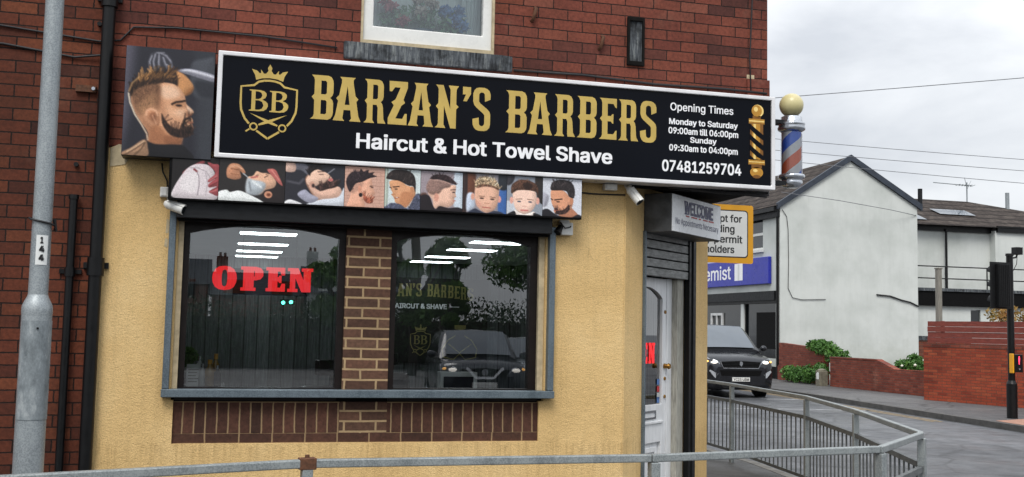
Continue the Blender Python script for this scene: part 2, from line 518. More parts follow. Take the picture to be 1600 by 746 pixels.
def printed():
    n = NT('printed_photo')
    a = n.n('ShaderNodeVertexColor'); a.layer_name = 'print'
    g = n.ramp(n.noise(240, 2), [(.3, .93), (.7, 1.05)])
    return n.fin(n.mix(1., a.outputs[0], g, 'MULTIPLY'), .38, 0., .35)
M['print'] = printed()

# ------------------------------------------------------------------ builders
WM = {}
def wm(o):
    return WM.get(o.name, Matrix())

def thing(name, label, cat, loc=(0, 0, 0), rotz=0., group=None):
    o = bpy.data.objects.new(name, None)
    o.empty_display_size = .2
    COL.objects.link(o)
    o.location = loc
    o.rotation_euler = (0, 0, rotz)
    o['label'] = label
    o['category'] = cat
    if group:
        o['group'] = group
    WM[o.name] = Matrix.Translation(Vector(loc)) @ Euler((0, 0, rotz)).to_matrix().to_4x4()
    return o

def tag(o, label, cat, group=None):
    o['label'] = label
    o['category'] = cat
    if group:
        o['group'] = group
    return o

def frame(o, x, up):
    x = Vector(x).normalized(); up = Vector(up).normalized()
    n = x.cross(up)                    # for x=+X, up=+Z this is -Y: towards the street
    return (Vector(o), x, up, n)
def fp(fr, u, v, w=0.):
    return fr[0] + fr[1] * u + fr[2] * v + fr[3] * w

class MB:
    def __init__(s):
        s.v = []; s.f = []; s.mi = []; s.mats = []; s.sm = []
    def mat(s, m):
        m = M[m] if isinstance(m, str) else m
        if m not in s.mats:
            s.mats.append(m)
        return s.mats.index(m)
    def add(s, vs_, fs, m, smooth=False):
        b = len(s.v); k = s.mat(m)
        s.v += [tuple(p) for p in vs_]
        for f in fs:
            s.f.append(tuple(i + b for i in f)); s.mi.append(k); s.sm.append(smooth)
        return s
    def box(s, a, b, m):
        (x0, y0, z0), (x1, y1, z1) = a, b
        x0, x1 = min(x0, x1), max(x0, x1); y0, y1 = min(y0, y1), max(y0, y1); z0, z1 = min(z0, z1), max(z0, z1)
        vs_ = [(x0, y0, z0), (x1, y0, z0), (x1, y1, z0), (x0, y1, z0), (x0, y0, z1), (x1, y0, z1), (x1, y1, z1), (x0, y1, z1)]
        return s.add(vs_, [(0, 3, 2, 1), (4, 5, 6, 7), (0, 1, 5, 4), (1, 2, 6, 5), (2, 3, 7, 6), (3, 0, 4, 7)], m)
    def fbox(s, fr, u0, u1, v0, v1, w0, w1, m):
        c = [fp(fr, u, v, w_) for w_ in (w1, w0) for (u, v) in ((u0, v0), (u1, v0), (u1, v1), (u0, v1))]
        return s.add(c, [(0, 1, 2, 3), (7, 6, 5, 4), (0, 4, 5, 1), (1, 5, 6, 2), (2, 6, 7, 3), (3, 7, 4, 0)], m)
    def prism(s, fr, loops, w0, w1, m, sides=True):
        """outline with holes (2D loops) in a frame, from depth w0 to w1 (w1 = front)"""
        l3 = [[Vector((p[0], p[1], 0)) for p in lp] for lp in loops]
        tris = tessellate_polygon(l3)
        flat = [p for lp in loops for p in lp]
        n = len(flat)
        vs_ = [fp(fr, p[0], p[1], w1) for p in flat] + [fp(fr, p[0], p[1], w0) for p in flat]
        fs = []
        for t in tris:
            a, b, c = (flat[i] for i in t)
            ar = (b[0] - a[0]) * (c[1] - a[1]) - (b[1] - a[1]) * (c[0] - a[0])
            if abs(ar) < 1e-12:
                continue
            t = tuple(t) if ar > 0 else tuple(reversed(t))
            fs.append(t)
            if sides:
                fs.append(tuple(i + n for i in reversed(t)))
        if sides:
            k = 0
            for li, lp in enumerate(loops):
                m_ = len(lp)
                area = sum(lp[i][0] * lp[(i + 1) % m_][1] - lp[(i + 1) % m_][0] * lp[i][1] for i in range(m_))
                ccw = (area > 0) == (li == 0)
                for i in range(m_):
                    a, b = k + i, k + (i + 1) % m_
                    fs.append((a, a + n, b + n, b) if ccw else (b, b + n, a + n, a))
                k += m_
        return s.add(vs_, fs, m)
    def flat(s, fr, loops, w_, m):
        return s.prism(fr, loops, w_, w_, m, sides=False)
    def cyl(s, p0, p1, r0, r1=None, n=16, m='black', caps=True, smooth=True):
        r1 = r0 if r1 is None else r1
        p0 = Vector(p0); p1 = Vector(p1); d = (p1 - p0).normalized()
        a = d.orthogonal().normalized(); b = d.cross(a)
        vs_ = []
        for p, r in ((p0, r0), (p1, r1)):
            vs_ += [p + a * (r * math.cos(2 * math.pi * i / n)) + b * (r * math.sin(2 * math.pi * i / n)) for i in range(n)]
        s.add(vs_, [(i, (i + 1) % n, n + (i + 1) % n, n + i) for i in range(n)], m, smooth)
        if caps:
            s.add(vs_[:n], [tuple(reversed(range(n)))], m); s.add(vs_[n:], [tuple(range(n))], m)
        return s
    def tube(s, pts, r, m, n=8):
        pts = [Vector(p) for p in pts]
        vs_ = []; prev = None
        for i, p in enumerate(pts):
            d = (pts[min(i + 1, len(pts) - 1)] - pts[max(i - 1, 0)]).normalized()
            a = d.orthogonal().normalized() if prev is None else (prev - d * prev.dot(d)).normalized()
            prev = a; b = d.cross(a)
            vs_ += [p + a * (r * math.cos(2 * math.pi * k / n)) + b * (r * math.sin(2 * math.pi * k / n)) for k in range(n)]
        fs = [(i * n + k, i * n + (k + 1) % n, (i + 1) * n + (k + 1) % n, (i + 1) * n + k) for i in range(len(pts) - 1) for k in range(n)]
        fs += [tuple(reversed(range(n))), tuple((len(pts) - 1) * n + k for k in range(n))]
        return s.add(vs_, fs, m, True)
    def lathe(s, o, prof, m, n=28, axis=(0, 0, 1)):
        o = Vector(o); d = Vector(axis).normalized(); a = d.orthogonal().normalized(); b = d.cross(a)
        vs_ = []
        for r, h in prof:
            vs_ += [o + d * h + a * (r * math.cos(2 * math.pi * k / n)) + b * (r * math.sin(2 * math.pi * k / n)) for k in range(n)]
        fs = [(i * n + k, i * n + (k + 1) % n, (i + 1) * n + (k + 1) % n, (i + 1) * n + k) for i in range(len(prof) - 1) for k in range(n)]
        return s.add(vs_, fs, m, True)
    def ball(s, c, rx, ry, rz, m, n=20, k=12):
        c = Vector(c)
        vs_ = [c + Vector((rx * math.sin(math.pi * j / k) * math.cos(2 * math.pi * i / n), ry * math.sin(math.pi * j / k) * math.sin(2 * math.pi * i / n), rz * math.cos(math.pi * j / k))) for j in range(k + 1) for i in range(n)]
        fs = [(j * n + i, (j + 1) * n + i, (j + 1) * n + (i + 1) % n, j * n + (i + 1) % n) for j in range(k) for i in range(n)]
        return s.add(vs_, fs, m, True)
    def build(s, name, parent=None, bevel=0., local=None, weld=False):
        me = bpy.data.meshes.new(name)
        if parent is not None:
            mw = wm(parent)
        elif local is not None:
            mw = Matrix.Translation(Vector(local))
        else:
            xs = np.array(s.v)
            mw = Matrix.Translation(Vector(((xs[:, 0].min() + xs[:, 0].max()) / 2, (xs[:, 1].min() + xs[:, 1].max()) / 2, xs[:, 2].min())))
        inv = mw.inverted()
        me.from_pydata([tuple(inv @ Vector(p)) for p in s.v], [], s.f)
        for m in s.mats:
            me.materials.append(m)
        me.polygons.foreach_set('material_index', s.mi)
        me.polygons.foreach_set('use_smooth', s.sm)
        me.update()
        if weld:
            bm = bmesh.new(); bm.from_mesh(me)
            bmesh.ops.remove_doubles(bm, verts=bm.verts, dist=1e-5)
            bm.to_mesh(me); bm.free()
        o = bpy.data.objects.new(name, me)
        COL.objects.link(o)
        if parent is not None:
            o.parent = parent
        else:
            o.matrix_world = mw
        WM[o.name] = mw
        if bevel:
            b = o.modifiers.new('bevel', 'BEVEL')
            b.width = bevel; b.segments = 2; b.limit_method = 'ANGLE'; b.angle_limit = R(40)
        return o

def struct(o):
    o['kind'] = 'structure'
    return o

def rect(u0, v0, u1, v1):
    return [(u0, v0), (u1, v0), (u1, v1), (u0, v1)]

SANS = None
try:                                     # the plain sans that ships with Blender, else its built-in face
    import os
    SANS = bpy.data.fonts.load(os.path.join(bpy.utils.system_resource('DATAFILES'), 'fonts', 'Inter.woff2'))
except Exception:
    SANS = None
TXT = {}
def text2d(txt, res=5):
    """outlines of a line of text as groups [outer, hole, hole...] (overlapping strokes stay separate groups)"""
    if txt in TXT:
        return TXT[txt]
    cu = bpy.data.curves.new('lettering', 'FONT')
    if SANS is not None:
        cu.font = SANS
    cu.body = txt
    cu.size = 1.
    ob = bpy.data.objects.new('lettering', cu)
    COL.objects.link(ob)
    dg = bpy.context.evaluated_depsgraph_get()
    c2 = ob.evaluated_get(dg).to_curve(dg)
    loops = []
    for sp in c2.splines:
        pts = []
        if sp.type == 'BEZIER':
            bp_ = sp.bezier_points
            for i in range(len(bp_)):
                p, q = bp_[i], bp_[(i + 1) % len(bp_)]
                if (p.handle_right - p.co).length < 1e-5 and (q.handle_left - q.co).length < 1e-5:
                    pts.append((p.co.x, p.co.y))
                else:
                    pts += [(v.x, v.y) for v in interpolate_bezier(p.co, p.handle_right, q.handle_left, q.co, res)[:-1]]
        else:
            pts = [(p.co.x, p.co.y) for p in sp.points]
        if len(pts) > 2:
            loops.append(pts)
    ob.to_curve_clear() if hasattr(ob, 'to_curve_clear') else None
    bpy.data.objects.remove(ob); bpy.data.curves.remove(cu)
    def split(l_):
        """cut a self-crossing outline into simple loops"""
        n = len(l_)
        for i in range(n):
            p, q = l_[i], l_[(i + 1) % n]
            for j in range(i + 2, n):
                if i == 0 and j == n - 1:
                    continue
                a, b = l_[j], l_[(j + 1) % n]
                d = (q[0] - p[0]) * (b[1] - a[1]) - (q[1] - p[1]) * (b[0] - a[0])
                if abs(d) < 1e-12:
                    continue
                t = ((a[0] - p[0]) * (b[1] - a[1]) - (a[1] - p[1]) * (b[0] - a[0])) / d
                u = ((a[0] - p[0]) * (q[1] - p[1]) - (a[1] - p[1]) * (q[0] - p[0])) / d
                if 1e-6 < t < 1 - 1e-6 and 1e-6 < u < 1 - 1e-6:
                    x = (p[0] + t * (q[0] - p[0]), p[1] + t * (q[1] - p[1]))
                    return split([x] + l_[i + 1:j + 1]) + split([x] + l_[j + 1:] + l_[:i + 1])
        return [l_]
    loops = [k_ for l_ in loops for k_ in split(l_) if len(k_) > 2]
    ar = [sum(l_[i][0] * l_[(i + 1) % len(l_)][1] - l_[(i + 1) % len(l_)][0] * l_[i][1] for i in range(len(l_))) for l_ in loops]
    big = max(range(len(ar)), key=lambda i: abs(ar[i]))
    sg_ = 1 if ar[big] > 0 else -1
    def inside(p, l_):
        r = False
        for i in range(len(l_)):
            (x0, y0), (x1, y1) = l_[i], l_[(i + 1) % len(l_)]
            if (y0 > p[1]) != (y1 > p[1]) and p[0] < x0 + (p[1] - y0) / (y1 - y0) * (x1 - x0):
                r = not r
        return r
    groups = [[l_] for l_, a_ in zip(loops, ar) if a_ * sg_ > 0]
    for l_, a_ in zip(loops, ar):
        if a_ * sg_ < 0:
            for g_ in groups:
                if inside(l_[0], g_[0]):
                    g_.append(l_); break
    TXT[txt] = groups
    return groups

def text(mb, fr, txt, u0, u1, v0, cap, w_, m, bold=.012):
    """fit a line of text between u0 and u1, baseline v0, capital height cap"""
    gs = text2d(txt)
    H = [p for g_ in text2d('H') for l_ in g_ for p in l_]
    hx0, hx1 = min(p[1] for p in H), max(p[1] for p in H)
    allp = [p for g_ in gs for l_ in g_ for p in l_]
    x0, x1 = min(p[0] for p in allp), max(p[0] for p in allp)
    su = (u1 - u0) / (x1 - x0)
    sv = cap / (hx1 - hx0)
    e = bold * 1.05
    sh = [(0, 0)] if e == 0 else [(0, 0), (-e, -e * .6), (e, -e * .6), (-e, e * .6), (e, e * .6)]
    for k, (dx, dy) in enumerate(sh):             # heavier weights: the outline repeated a hair apart
        for gi, g_ in enumerate(gs):
            L2 = [[(u0 + e * su + (x - x0) * (su - 2 * e * su / (x1 - x0)) + dx * su, v0 + e * .6 * sv + (y - hx0) * sv * (1 - 1.2 * e / (hx1 - hx0)) + dy * sv) for x, y in l_] for l_ in g_]
            mb.flat(fr, L2, w_ + .00012 * k + .00003 * (gi % 4), m)
    return mb

# slab letter shapes drawn for the signs: outline + counters, 100 units tall
GL = {
 'B': [[(-4,100),(34,100),(41,97),(45,90),(46,83),(46,62),(44,55),(39,50),(44,45),(46,38),(46,17),(45,10),(41,3),(34,0),(-5,0),(1,5),(3,11),(3,43),(-3,50),(3,57),(3,89),(1,95)], [(18,88),(28,88),(31,85),(31,60),(28,57),(18,57)], [(18,44),(28,44),(31,41),(31,15),(28,12),(18,12)]],
 'A': [[(10,100),(42,100),(38,94),(38,88),(43,58),(49,51),(45,45),(50,12),(55,0),(31,0),(35,6),(33,25),(19,25),(17,6),(21,0),(-3,0),(2,12),(7,45),(3,51),(9,58),(14,88),(14,94)], [(26,80),(31,37),(21,37)]],
 'R': [[(-4,100),(34,100),(41,97),(45,90),(46,83),(46,61),(44,54),(39,49),(43,44),(45,36),(47,10),(53,0),(32,0),(31,6),(31,36),(28,42),(18,42),(18,7),(23,0),(-5,0),(1,5),(3,11),(3,43),(-3,50),(3,57),(3,89),(1,95)], [(18,88),(28,88),(31,85),(31,58),(28,55),(18,55)]],
 'Z': [[(0,100),(46,100),(46,86),(36,58),(40,51),(31,44),(17,14),(34,14),(40,26),(45,26),(45,0),(-2,0),(-2,14),(12,44),(6,51),(16,58),(28,86),(14,86),(7,76),(1,76)]],
 'N': [[(-4,100),(15,100),(33,45),(33,90),(28,100),(54,100),(49,93),(48,88),(48,57),(54,51),(48,45),(48,0),(34,0),(17,52),(17,8),(22,0),(-5,0),(1,5),(3,11),(3,43),(-3,50),(3,57),(3,89),(1,95)]],
 "'": [[(0,100),(18,100),(18,84),(9,66),(1,66),(7,82),(0,82)]],
 'S': [[(30,68),(44,74),(44,86),(41,94),(35,99),(28,101),(15,101),(8,99),(3,94),(0,86),(0,68),(3,59),(9,53),(26,40),(29,36),(29,16),(27,12),(23,10),(19,11),(16,14),(15,26),(15,30),(-1,26),(0,13),(3,6),(8,1),(15,-1),(29,-1),(36,1),(42,7),(44,15),(44,38),(42,45),(36,51),(19,63),(15,68),(15,84),(17,88),(21,90),(26,89),(29,86)]],
 'E': [[(-4,100),(43,100),(43,77),(39,79),(34,87),(18,87),(18,57),(27,57),(31,62),(34,62),(34,39),(31,39),(27,44),(18,44),(18,13),(34,13),(39,21),(43,23),(43,0),(-5,0),(1,5),(3,11),(3,43),(-3,50),(3,57),(3,89),(1,95)]],
 # plain fat slab letters of the lit sign
 'fO': [[(38,100),(20,97),(7,86),(0,68),(-2,50),(0,32),(7,14),(20,3),(38,0),(56,3),(69,14),(76,32),(78,50),(76,68),(69,86),(56,97)], [(38,86),(45,80),(47,62),(47,38),(45,20),(38,14),(31,20),(29,38),(29,62),(31,80)]],
 'fP': [[(0,100),(50,100),(66,95),(74,82),(74,62),(66,49),(50,44),(43,44),(43,13),(50,13),(50,0),(0,0),(0,13),(8,13),(8,87),(0,87)], [(43,85),(46,82),(46,62),(43,58)]],
 'fE': [[(0,100),(66,100),(66,68),(54,68),(50,84),(40,84),(40,60),(44,60),(46,66),(54,66),(54,36),(46,36),(44,42),(40,42),(40,16),(50,16),(55,33),(67,33),(67,0),(0,0),(0,13),(8,13),(8,87),(0,87)]],
 'fN': [[(0,100),(34,100),(52,48),(52,87),(45,87),(45,100),(82,100),(82,87),(75,87),(75,0),(46,0),(25,60),(25,13),(33,13),(33,0),(0,0),(0,13),(8,13),(8,87),(0,87)]],
 # book-serif B of the emblem
 'sB': [[(0,100),(38,100),(52,96),(60,87),(61,76),(57,64),(46,55),(58,49),(66,39),(67,26),(62,12),(52,3),(36,0),(0,0),(0,4),(8,7),(8,93),(0,96)], [(22,93),(32,93),(42,88),(46,76),(42,63),(33,57),(22,57)], [(22,51),(34,51),(46,45),(51,28),(46,13),(35,7),(22,7)]],
}
def glyph(mb, fr, g, u0, u1, v0, v1, w_, m):
    loops = GL[g]
    xs = [p[0] for p in loops[0]]; 
    a, b = min(xs), max(xs)
    L2 = [[(u0 + (x - a) / (b - a) * (u1 - u0), v0 + y / 100 * (v1 - v0)) for x, y in lp] for lp in loops]
    mb.flat(fr, L2, w_, m)

def ring2d(cx, cy, r0, r1, n=24):
    return [[(cx + r1 * math.cos(2 * math.pi * i / n), cy + r1 * math.sin(2 * math.pi * i / n)) for i in range(n)],
            [(cx + r0 * math.cos(2 * math.pi * i / n), cy + r0 * math.sin(2 * math.pi * i / n)) for i in range(n)]]
def disc2d(cx, cy, rx, ry=None, n=20):
    ry = ry or rx
    return [[(cx + rx * math.cos(2 * math.pi * i / n), cy + ry * math.sin(2 * math.pi * i / n)) for i in range(n)]]
def stroke2d(pts, wd):
    """a constant-width band along a 2D path as a list of quads"""
    L = []; Rr = []
    for i, p in enumerate(pts):
        a = pts[max(i - 1, 0)]; b = pts[min(i + 1, len(pts) - 1)]
        d = math.hypot(b[0] - a[0], b[1] - a[1]) or 1
        nx, ny = -(b[1] - a[1]) / d, (b[0] - a[0]) / d
        L.append((p[0] + nx * wd / 2, p[1] + ny * wd / 2)); Rr.append((p[0] - nx * wd / 2, p[1] - ny * wd / 2))
    return [[L[i], Rr[i], Rr[i + 1], L[i + 1]] for i in range(len(pts) - 1)]
def stroke(mb, fr, pts, wd, w_, m):
    for q in stroke2d(pts, wd):
        mb.add([fp(fr, u, v, w_) for u, v in q], [(0, 1, 2, 3)], m)

FR = frame((0, 0, 0), (1, 0, 0), (0, 0, 1))        # the shop front: u = x, v = z, w = towards the street

def emblem(mb, cx, cy, h, w_, m, fr=FR, wmul=1.):
    """crowned shield with two letters and scissors"""
    k = h / 100.
    T = lambda x, y: (cx + x * k * wmul, cy + y * k)
    hw = 37.
    left = [(-7, 72), (-14, 70), (-20, 64), (-hw, 61), (-hw, 35), (-36, 25), (-31, 12), (-25, 4)]
    for sg in (-1, 1):
        stroke(mb, fr, [T(sg * -x, y) for x, y in left], 3.2 * k, w_, m)
        stroke(mb, fr, [T(sg * 15, -6), T(0, -17.5)], 3.2 * k, w_, m)
    stroke(mb, fr, [T(-7.2, 72), T(0, 72.6), T(7.2, 72)], 3.2 * k, w_, m)
    crown = [(-18, 70.5), (-10, 73.5), (0, 74.6), (10, 73.5), (18, 70.5), (19.5, 78), (24, 87), (17, 85), (13.5, 81), (11.5, 82), (12, 87), (10.5, 85), (8, 81), (5, 81), (2, 86), (3, 90), (0, 96), (-3, 90), (-2, 86), (-5, 81), (-8, 81), (-10.5, 85), (-12, 87), (-11.5, 82), (-13.5, 81), (-17, 85), (-24, 87), (-19.5, 78)]
    mb.flat(fr, [[T(x, y + 2) for x, y in crown]], w_, m)
    glyph(mb, fr, 'sB', T(-26, 0)[0], T(-1, 0)[0], T(0, 24)[1], T(0, 57)[1], w_, m)
    glyph(mb, fr, 'sB', T(1, 0)[0], T(26, 0)[0], T(0, 24)[1], T(0, 57)[1], w_, m)
    for sg in (-1, 1):
        mb.flat(fr, [[T(sg * 25, 21), T(sg * 2, 7), T(sg * -12, 2), T(sg * -13, 4.4), T(sg * -3, 10)]], w_ + .0004 * (sg + 1), m)
        mb.flat(fr, ring2d(*T(sg * 19, 0), 3.9 * k, 6.3 * k), w_ + .001, m)
    stroke(mb, fr, [T(-24, -4), T(-29, -8)], 2.4 * k, w_, m)

# ------------------------------------------------------------------ painted photographs
def hexrgb(h):
    return np.array([int(h[i:i + 2], 16) / 255 for i in (0, 2, 4)])
def smooth_loop(p, n=5):
    p = np.array(p, float); k = len(p); o = []
    for i in range(k):
        a, b, c, d = p[i - 1], p[i], p[(i + 1) % k], p[(i + 2) % k]
        for t in np.linspace(0, 1, n, endpoint=False):
            o.append(.5 * (2 * b + (c - a) * t + (2 * a - 5 * b + 4 * c - d) * t * t + (3 * b - a - 3 * c + d) * t ** 3))
    return np.array(o)
class Paint:
    """a small picture painted from soft shapes; coordinates in its own x (right), y (down)"""
    def __init__(s, x0, x1, y0, y1, nx, ny, bg, seed=1):
        s.b = (x0, x1, y0, y1); s.nx, s.ny = nx, ny
        X, Y = np.meshgrid(np.linspace(x0, x1, nx), np.linspace(y0, y1, ny))
        s.p = np.stack([X.ravel(), Y.ravel()], 1)
        s.c = np.tile(hexrgb(bg), (nx * ny, 1))
        s.r = np.random.RandomState(seed)
        s.u = (x1 - x0) / 100.
    def _mask(s, pts, soft):
        q = s.p; a = pts; b = np.roll(pts, -1, 0)
        d2 = np.full(len(q), 1e18); ins = np.zeros(len(q), bool)
        for i in range(len(a)):
            e = b[i] - a[i]; wv = q - a[i]
            t = np.clip((wv @ e) / max(e @ e, 1e-9), 0, 1)
            dd = wv - t[:, None] * e
            d2 = np.minimum(d2, (dd ** 2).sum(1))
            cnd = (a[i][1] > q[:, 1]) != (b[i][1] > q[:, 1])
            if e[1] != 0:
                xi = a[i][0] + (q[:, 1] - a[i][1]) / e[1] * e[0]
                ins ^= cnd & (q[:, 0] < xi)
        sd_ = np.sqrt(d2) * np.where(ins, 1, -1)
        s.sd = sd_
        w_ = max(soft * s.u * .42, .01)
        t = np.clip(sd_ / w_ * .5 + .5, 0, 1)
        return t * t * (3 - 2 * t)
    def blob(s, col, pts, soft=3., a=1., hair=0., raw=False):
        pts = np.array(pts, float) if raw else smooth_loop(pts)
        m = s._mask(pts, soft) * a
        c = np.tile(hexrgb(col), (len(s.p), 1))
        if not raw and soft <= 6:
            # rounded form: the picture's own modelling, light from the upper left of the studio
            d_ = s.sd.reshape(s.ny, s.nx)
            gy, gx = np.gradient(d_)
            ln_ = np.sqrt(gx ** 2 + gy ** 2) + 1e-9
            fo = np.clip(d_ / (16 * s.u), 0, 1)
            sh_ = 1 + .17 * ((gx * .55 + gy * .83) / ln_) * (1 - fo) ** 1.2 + .04 * fo - .07 * (1 - fo)
            for _ in range(2):
                sh_ = (sh_ + np.roll(sh_, 1, 0) + np.roll(sh_, -1, 0) + np.roll(sh_, 1, 1) + np.roll(sh_, -1, 1)) / 5
            c = np.clip(c * sh_.reshape(-1, 1), 0, 1)
        if hair:
            nse = s.r.randn(s.ny, s.nx)
            nse = (nse + np.roll(nse, 1, 0) + np.roll(nse, 1, 1)) / 1.7
            c = np.clip(c * (1 + .42 * hair * nse.ravel()[:, None]), 0, 1)
        s.c = s.c * (1 - m[:, None]) + c * m[:, None]
        if hair and not raw and soft < 6:
            base = hexrgb(col); rh = lambda f_: ''.join('%02x' % int(max(0, min(1, v * f_ + (f_ - 1) * .04)) * 255) for v in base)
            s.hairs(pts, 34, lambda p: s.r.uniform(25, 120), 9 * s.u, [rh(.6), rh(1.35), rh(1.8), rh(.8)], 2.2 * s.u, .55, .3)
        return s
    def ell(s, col, cx, cy, rx, ry, soft=3., a=1.):
        t = np.linspace(0, 2 * np.pi, 16, endpoint=False)
        return s.blob(col, np.stack([cx + rx * np.cos(t), cy + ry * np.sin(t)], 1), soft, a, raw=True)
    def line(s, col, pts, wd, soft=2., a=1.):
        pts = np.array(pts, float); m = np.zeros(len(s.p))
        for i in range(len(pts) - 1):
            e = pts[i + 1] - pts[i]; wv = s.p - pts[i]
            t = np.clip((wv @ e) / max(e @ e, 1e-9), 0, 1)
            d = np.sqrt(((wv - t[:, None] * e) ** 2).sum(1))
            m = np.maximum(m, np.clip((wd / 2 - d) / (soft * s.u * .5) + .5, 0, 1))
        m *= a
        s.c = s.c * (1 - m[:, None]) + hexrgb(col) * m[:, None]
        return s
    def hairs(s, pts, n, ang, ln, cols, wd, a=.6, curl=.3):
        """short strokes scattered inside an outline"""
        poly = smooth_loop(pts) if len(pts) < 30 else np.array(pts); x0, y0 = poly.min(0); x1, y1 = poly.max(0)
        k = 0; tries = 0
        while k < n and tries < n * 8:
            tries += 1
            p = np.array([s.r.uniform(x0, x1), s.r.uniform(y0, y1)]); ins = False
            for i in range(len(poly)):
                q, w_ = poly[i], poly[(i + 1) % len(poly)]
                if (q[1] > p[1]) != (w_[1] > p[1]) and p[0] < q[0] + (p[1] - q[1]) / (w_[1] - q[1]) * (w_[0] - q[0]):
                    ins = not ins
            if not ins:
                continue
            k += 1
            t = math.radians(ang(p) if callable(ang) else ang) + s.r.uniform(-curl, curl)
            l_ = ln * s.r.uniform(.6, 1.3)
            s.line(cols[s.r.randint(len(cols))], [p, p + l_ * np.array([math.cos(t), -math.sin(t)])], wd * s.r.uniform(.6, 1.2), 1.4, a)
        return s
    def put(s, fr, u0, u1, v0, v1, w_, name, parent):
        me = bpy.data.meshes.new(name)
        inv = wm(parent).inverted()
        us = np.linspace(u0, u1, s.nx); vs_ = np.linspace(v1, v0, s.ny)
        V = [tuple(inv @ fp(fr, u, v, w_)) for v in vs_ for u in us]
        F_ = [(j * s.nx + i, (j + 1) * s.nx + i, (j + 1) * s.nx + i + 1, j * s.nx + i + 1) for j in range(s.ny - 1) for i in range(s.nx - 1)]
        me.from_pydata(V, [], F_)
        s.c = s.c * (1 + .045 * s.r.randn(len(s.c), 1))
        at = me.color_attributes.new('print', 'FLOAT_COLOR', 'POINT')
        c = np.clip(s.c, 0, 1)
        l_ = np.where(c <= .04045, c / 12.92, ((c + .055) / 1.055) ** 2.4)
        at.data.foreach_set('color', np.concatenate([l_, np.ones((len(l_), 1))], 1).astype(np.float32).ravel())
        me.materials.append(M['print'])
        o = bpy.data.objects.new(name, me)
        COL.objects.link(o); o.parent = parent
        WM[o.name] = wm(parent)
        return o

# ------------------------------------------------------------------ ground
mb = MB(); mb.add([(-400, -400, -.12), (400, -400, -.12), (400, 400, -.12), (-400, 400, -.12)], [(0, 1, 2, 3)], 'road')
struct(mb.build('road', local=(0, 0, -.12)))

def slab(name, pts, z, m, zb=-.2):
    mb = MB(); fr = frame((0, 0, 0), (1, 0, 0), (0, 1, 0))
    mb.prism(fr, [pts], zb, z, m)
    return struct(mb.build(name))
KERB = [(-60, -3.6), (-4, -3.42), (-.9, -3.02), (.5, -2.64), (2.35, -2.56), (4.05, -2.3), (5.05, -1.45), (5.62, -.2), (5.95, .8), (6.5, 2.65), (6.88, 5.25), (7.0, 8), (7.1, 14), (7.2, 90)]
def offset(pts, d):
    o = []
    for i, p in enumerate(pts):
        a = pts[max(i - 1, 0)]; b = pts[min(i + 1, len(pts) - 1)]
        l_ = math.hypot(b[0] - a[0], b[1] - a[1])
        o.append((p[0] - (b[1] - a[1]) / l_ * d, p[1] + (b[0] - a[0]) / l_ * d))
    return o
KIN = offset(KERB, .13)
slab('near_footway', KIN + [(-60, 90)], 0., 'pave_near')
slab('near_kerb', KERB + KIN[::-1], .004, 'kerb')
FK = [(70, 1.2), (24, 1.6), (18.5, 2.6), (16.2, 4.6), (15.2, 7.2), (15.08, 9.9), (15.3, 12.2), (15.62, 14.8), (16.1, 18.5), (16.6, 25), (16.9, 90)]
FKI = offset(FK, -.14)
slab('far_pavement', FKI + [(70, 90)], 0., 'pave')
slab('far_kerb', FK + FKI[::-1], .004, 'kerb_dark')
slab('tactile_paving', [(15.36, 8.2), (15.26, 10.1), (15.42, 11.1), (16.5, 11.5), (16.9, 10.2), (16.6, 8.0)], .006, 'tactile', zb=.003)
slab('car_park', [(-70, -70), (70, -70), (70, -12.4), (-70, -12.4)], -.02, 'pave')
def line(name, pts, wd, m):
    mb = MB(); fr = frame((0, 0, -.116), (1, 0, 0), (0, 1, 0))
    stroke(mb, fr, pts, wd, 0., m)
    return struct(mb.build(name))
y1 = offset(FK, .32); y2 = offset(FK, .50)
line('yellow_line', y1[6:10], .08, 'line_yellow')
line('yellow_line', y2[6:10], .08, 'line_yellow')
line('stop_line', [(11.6, 15.9), (12.6, 15.75), (15.2, 15.25)], .22, 'line_white')
for k in range(3):
    line('dashed_line', [(11.4 - .05 * k, 17.6 + 5 * k), (11.45 - .05 * k, 20.1 + 5 * k)], .1, 'line_white')
line('crossing_line', [(14.6, 19.2), (15.5, 19.0)], .25, 'line_white')

# ------------------------------------------------------------------ the barber shop
shop = thing('barber_shop', 'red brick corner shop with a cream roughcast ground floor and two dark shop windows', 'shop', (0, 0, 0))
# upper brickwork and the bare bricks left of the downpipe
mb = MB()
mb.prism(FR, [[(-.838, 2.886), (4.184, 2.886), (4.184, 6.4), (-.838, 6.4)], rect(.886, 3.74, 1.897, 5.1)], -.3, 0., 'brick')
mb.prism(FR, [[(-7, -.15), (-.79, -.15), (-.79, 2.885), (-.8385, 2.885), (-.8385, 6.4), (-7, 6.4)]], -.3, 0., 'brick_dark')
mb.box((3.9, .3, 2.886), (4.184, 9, 6.4), 'brick')
mb.box((-7, .3, -.15), (-6.7, 9, 6.4), 'brick')
mb.box((-6.7, 8.7, -.15), (3.9, 9, 6.4), 'brick')
mb.build('brick_wall', shop)
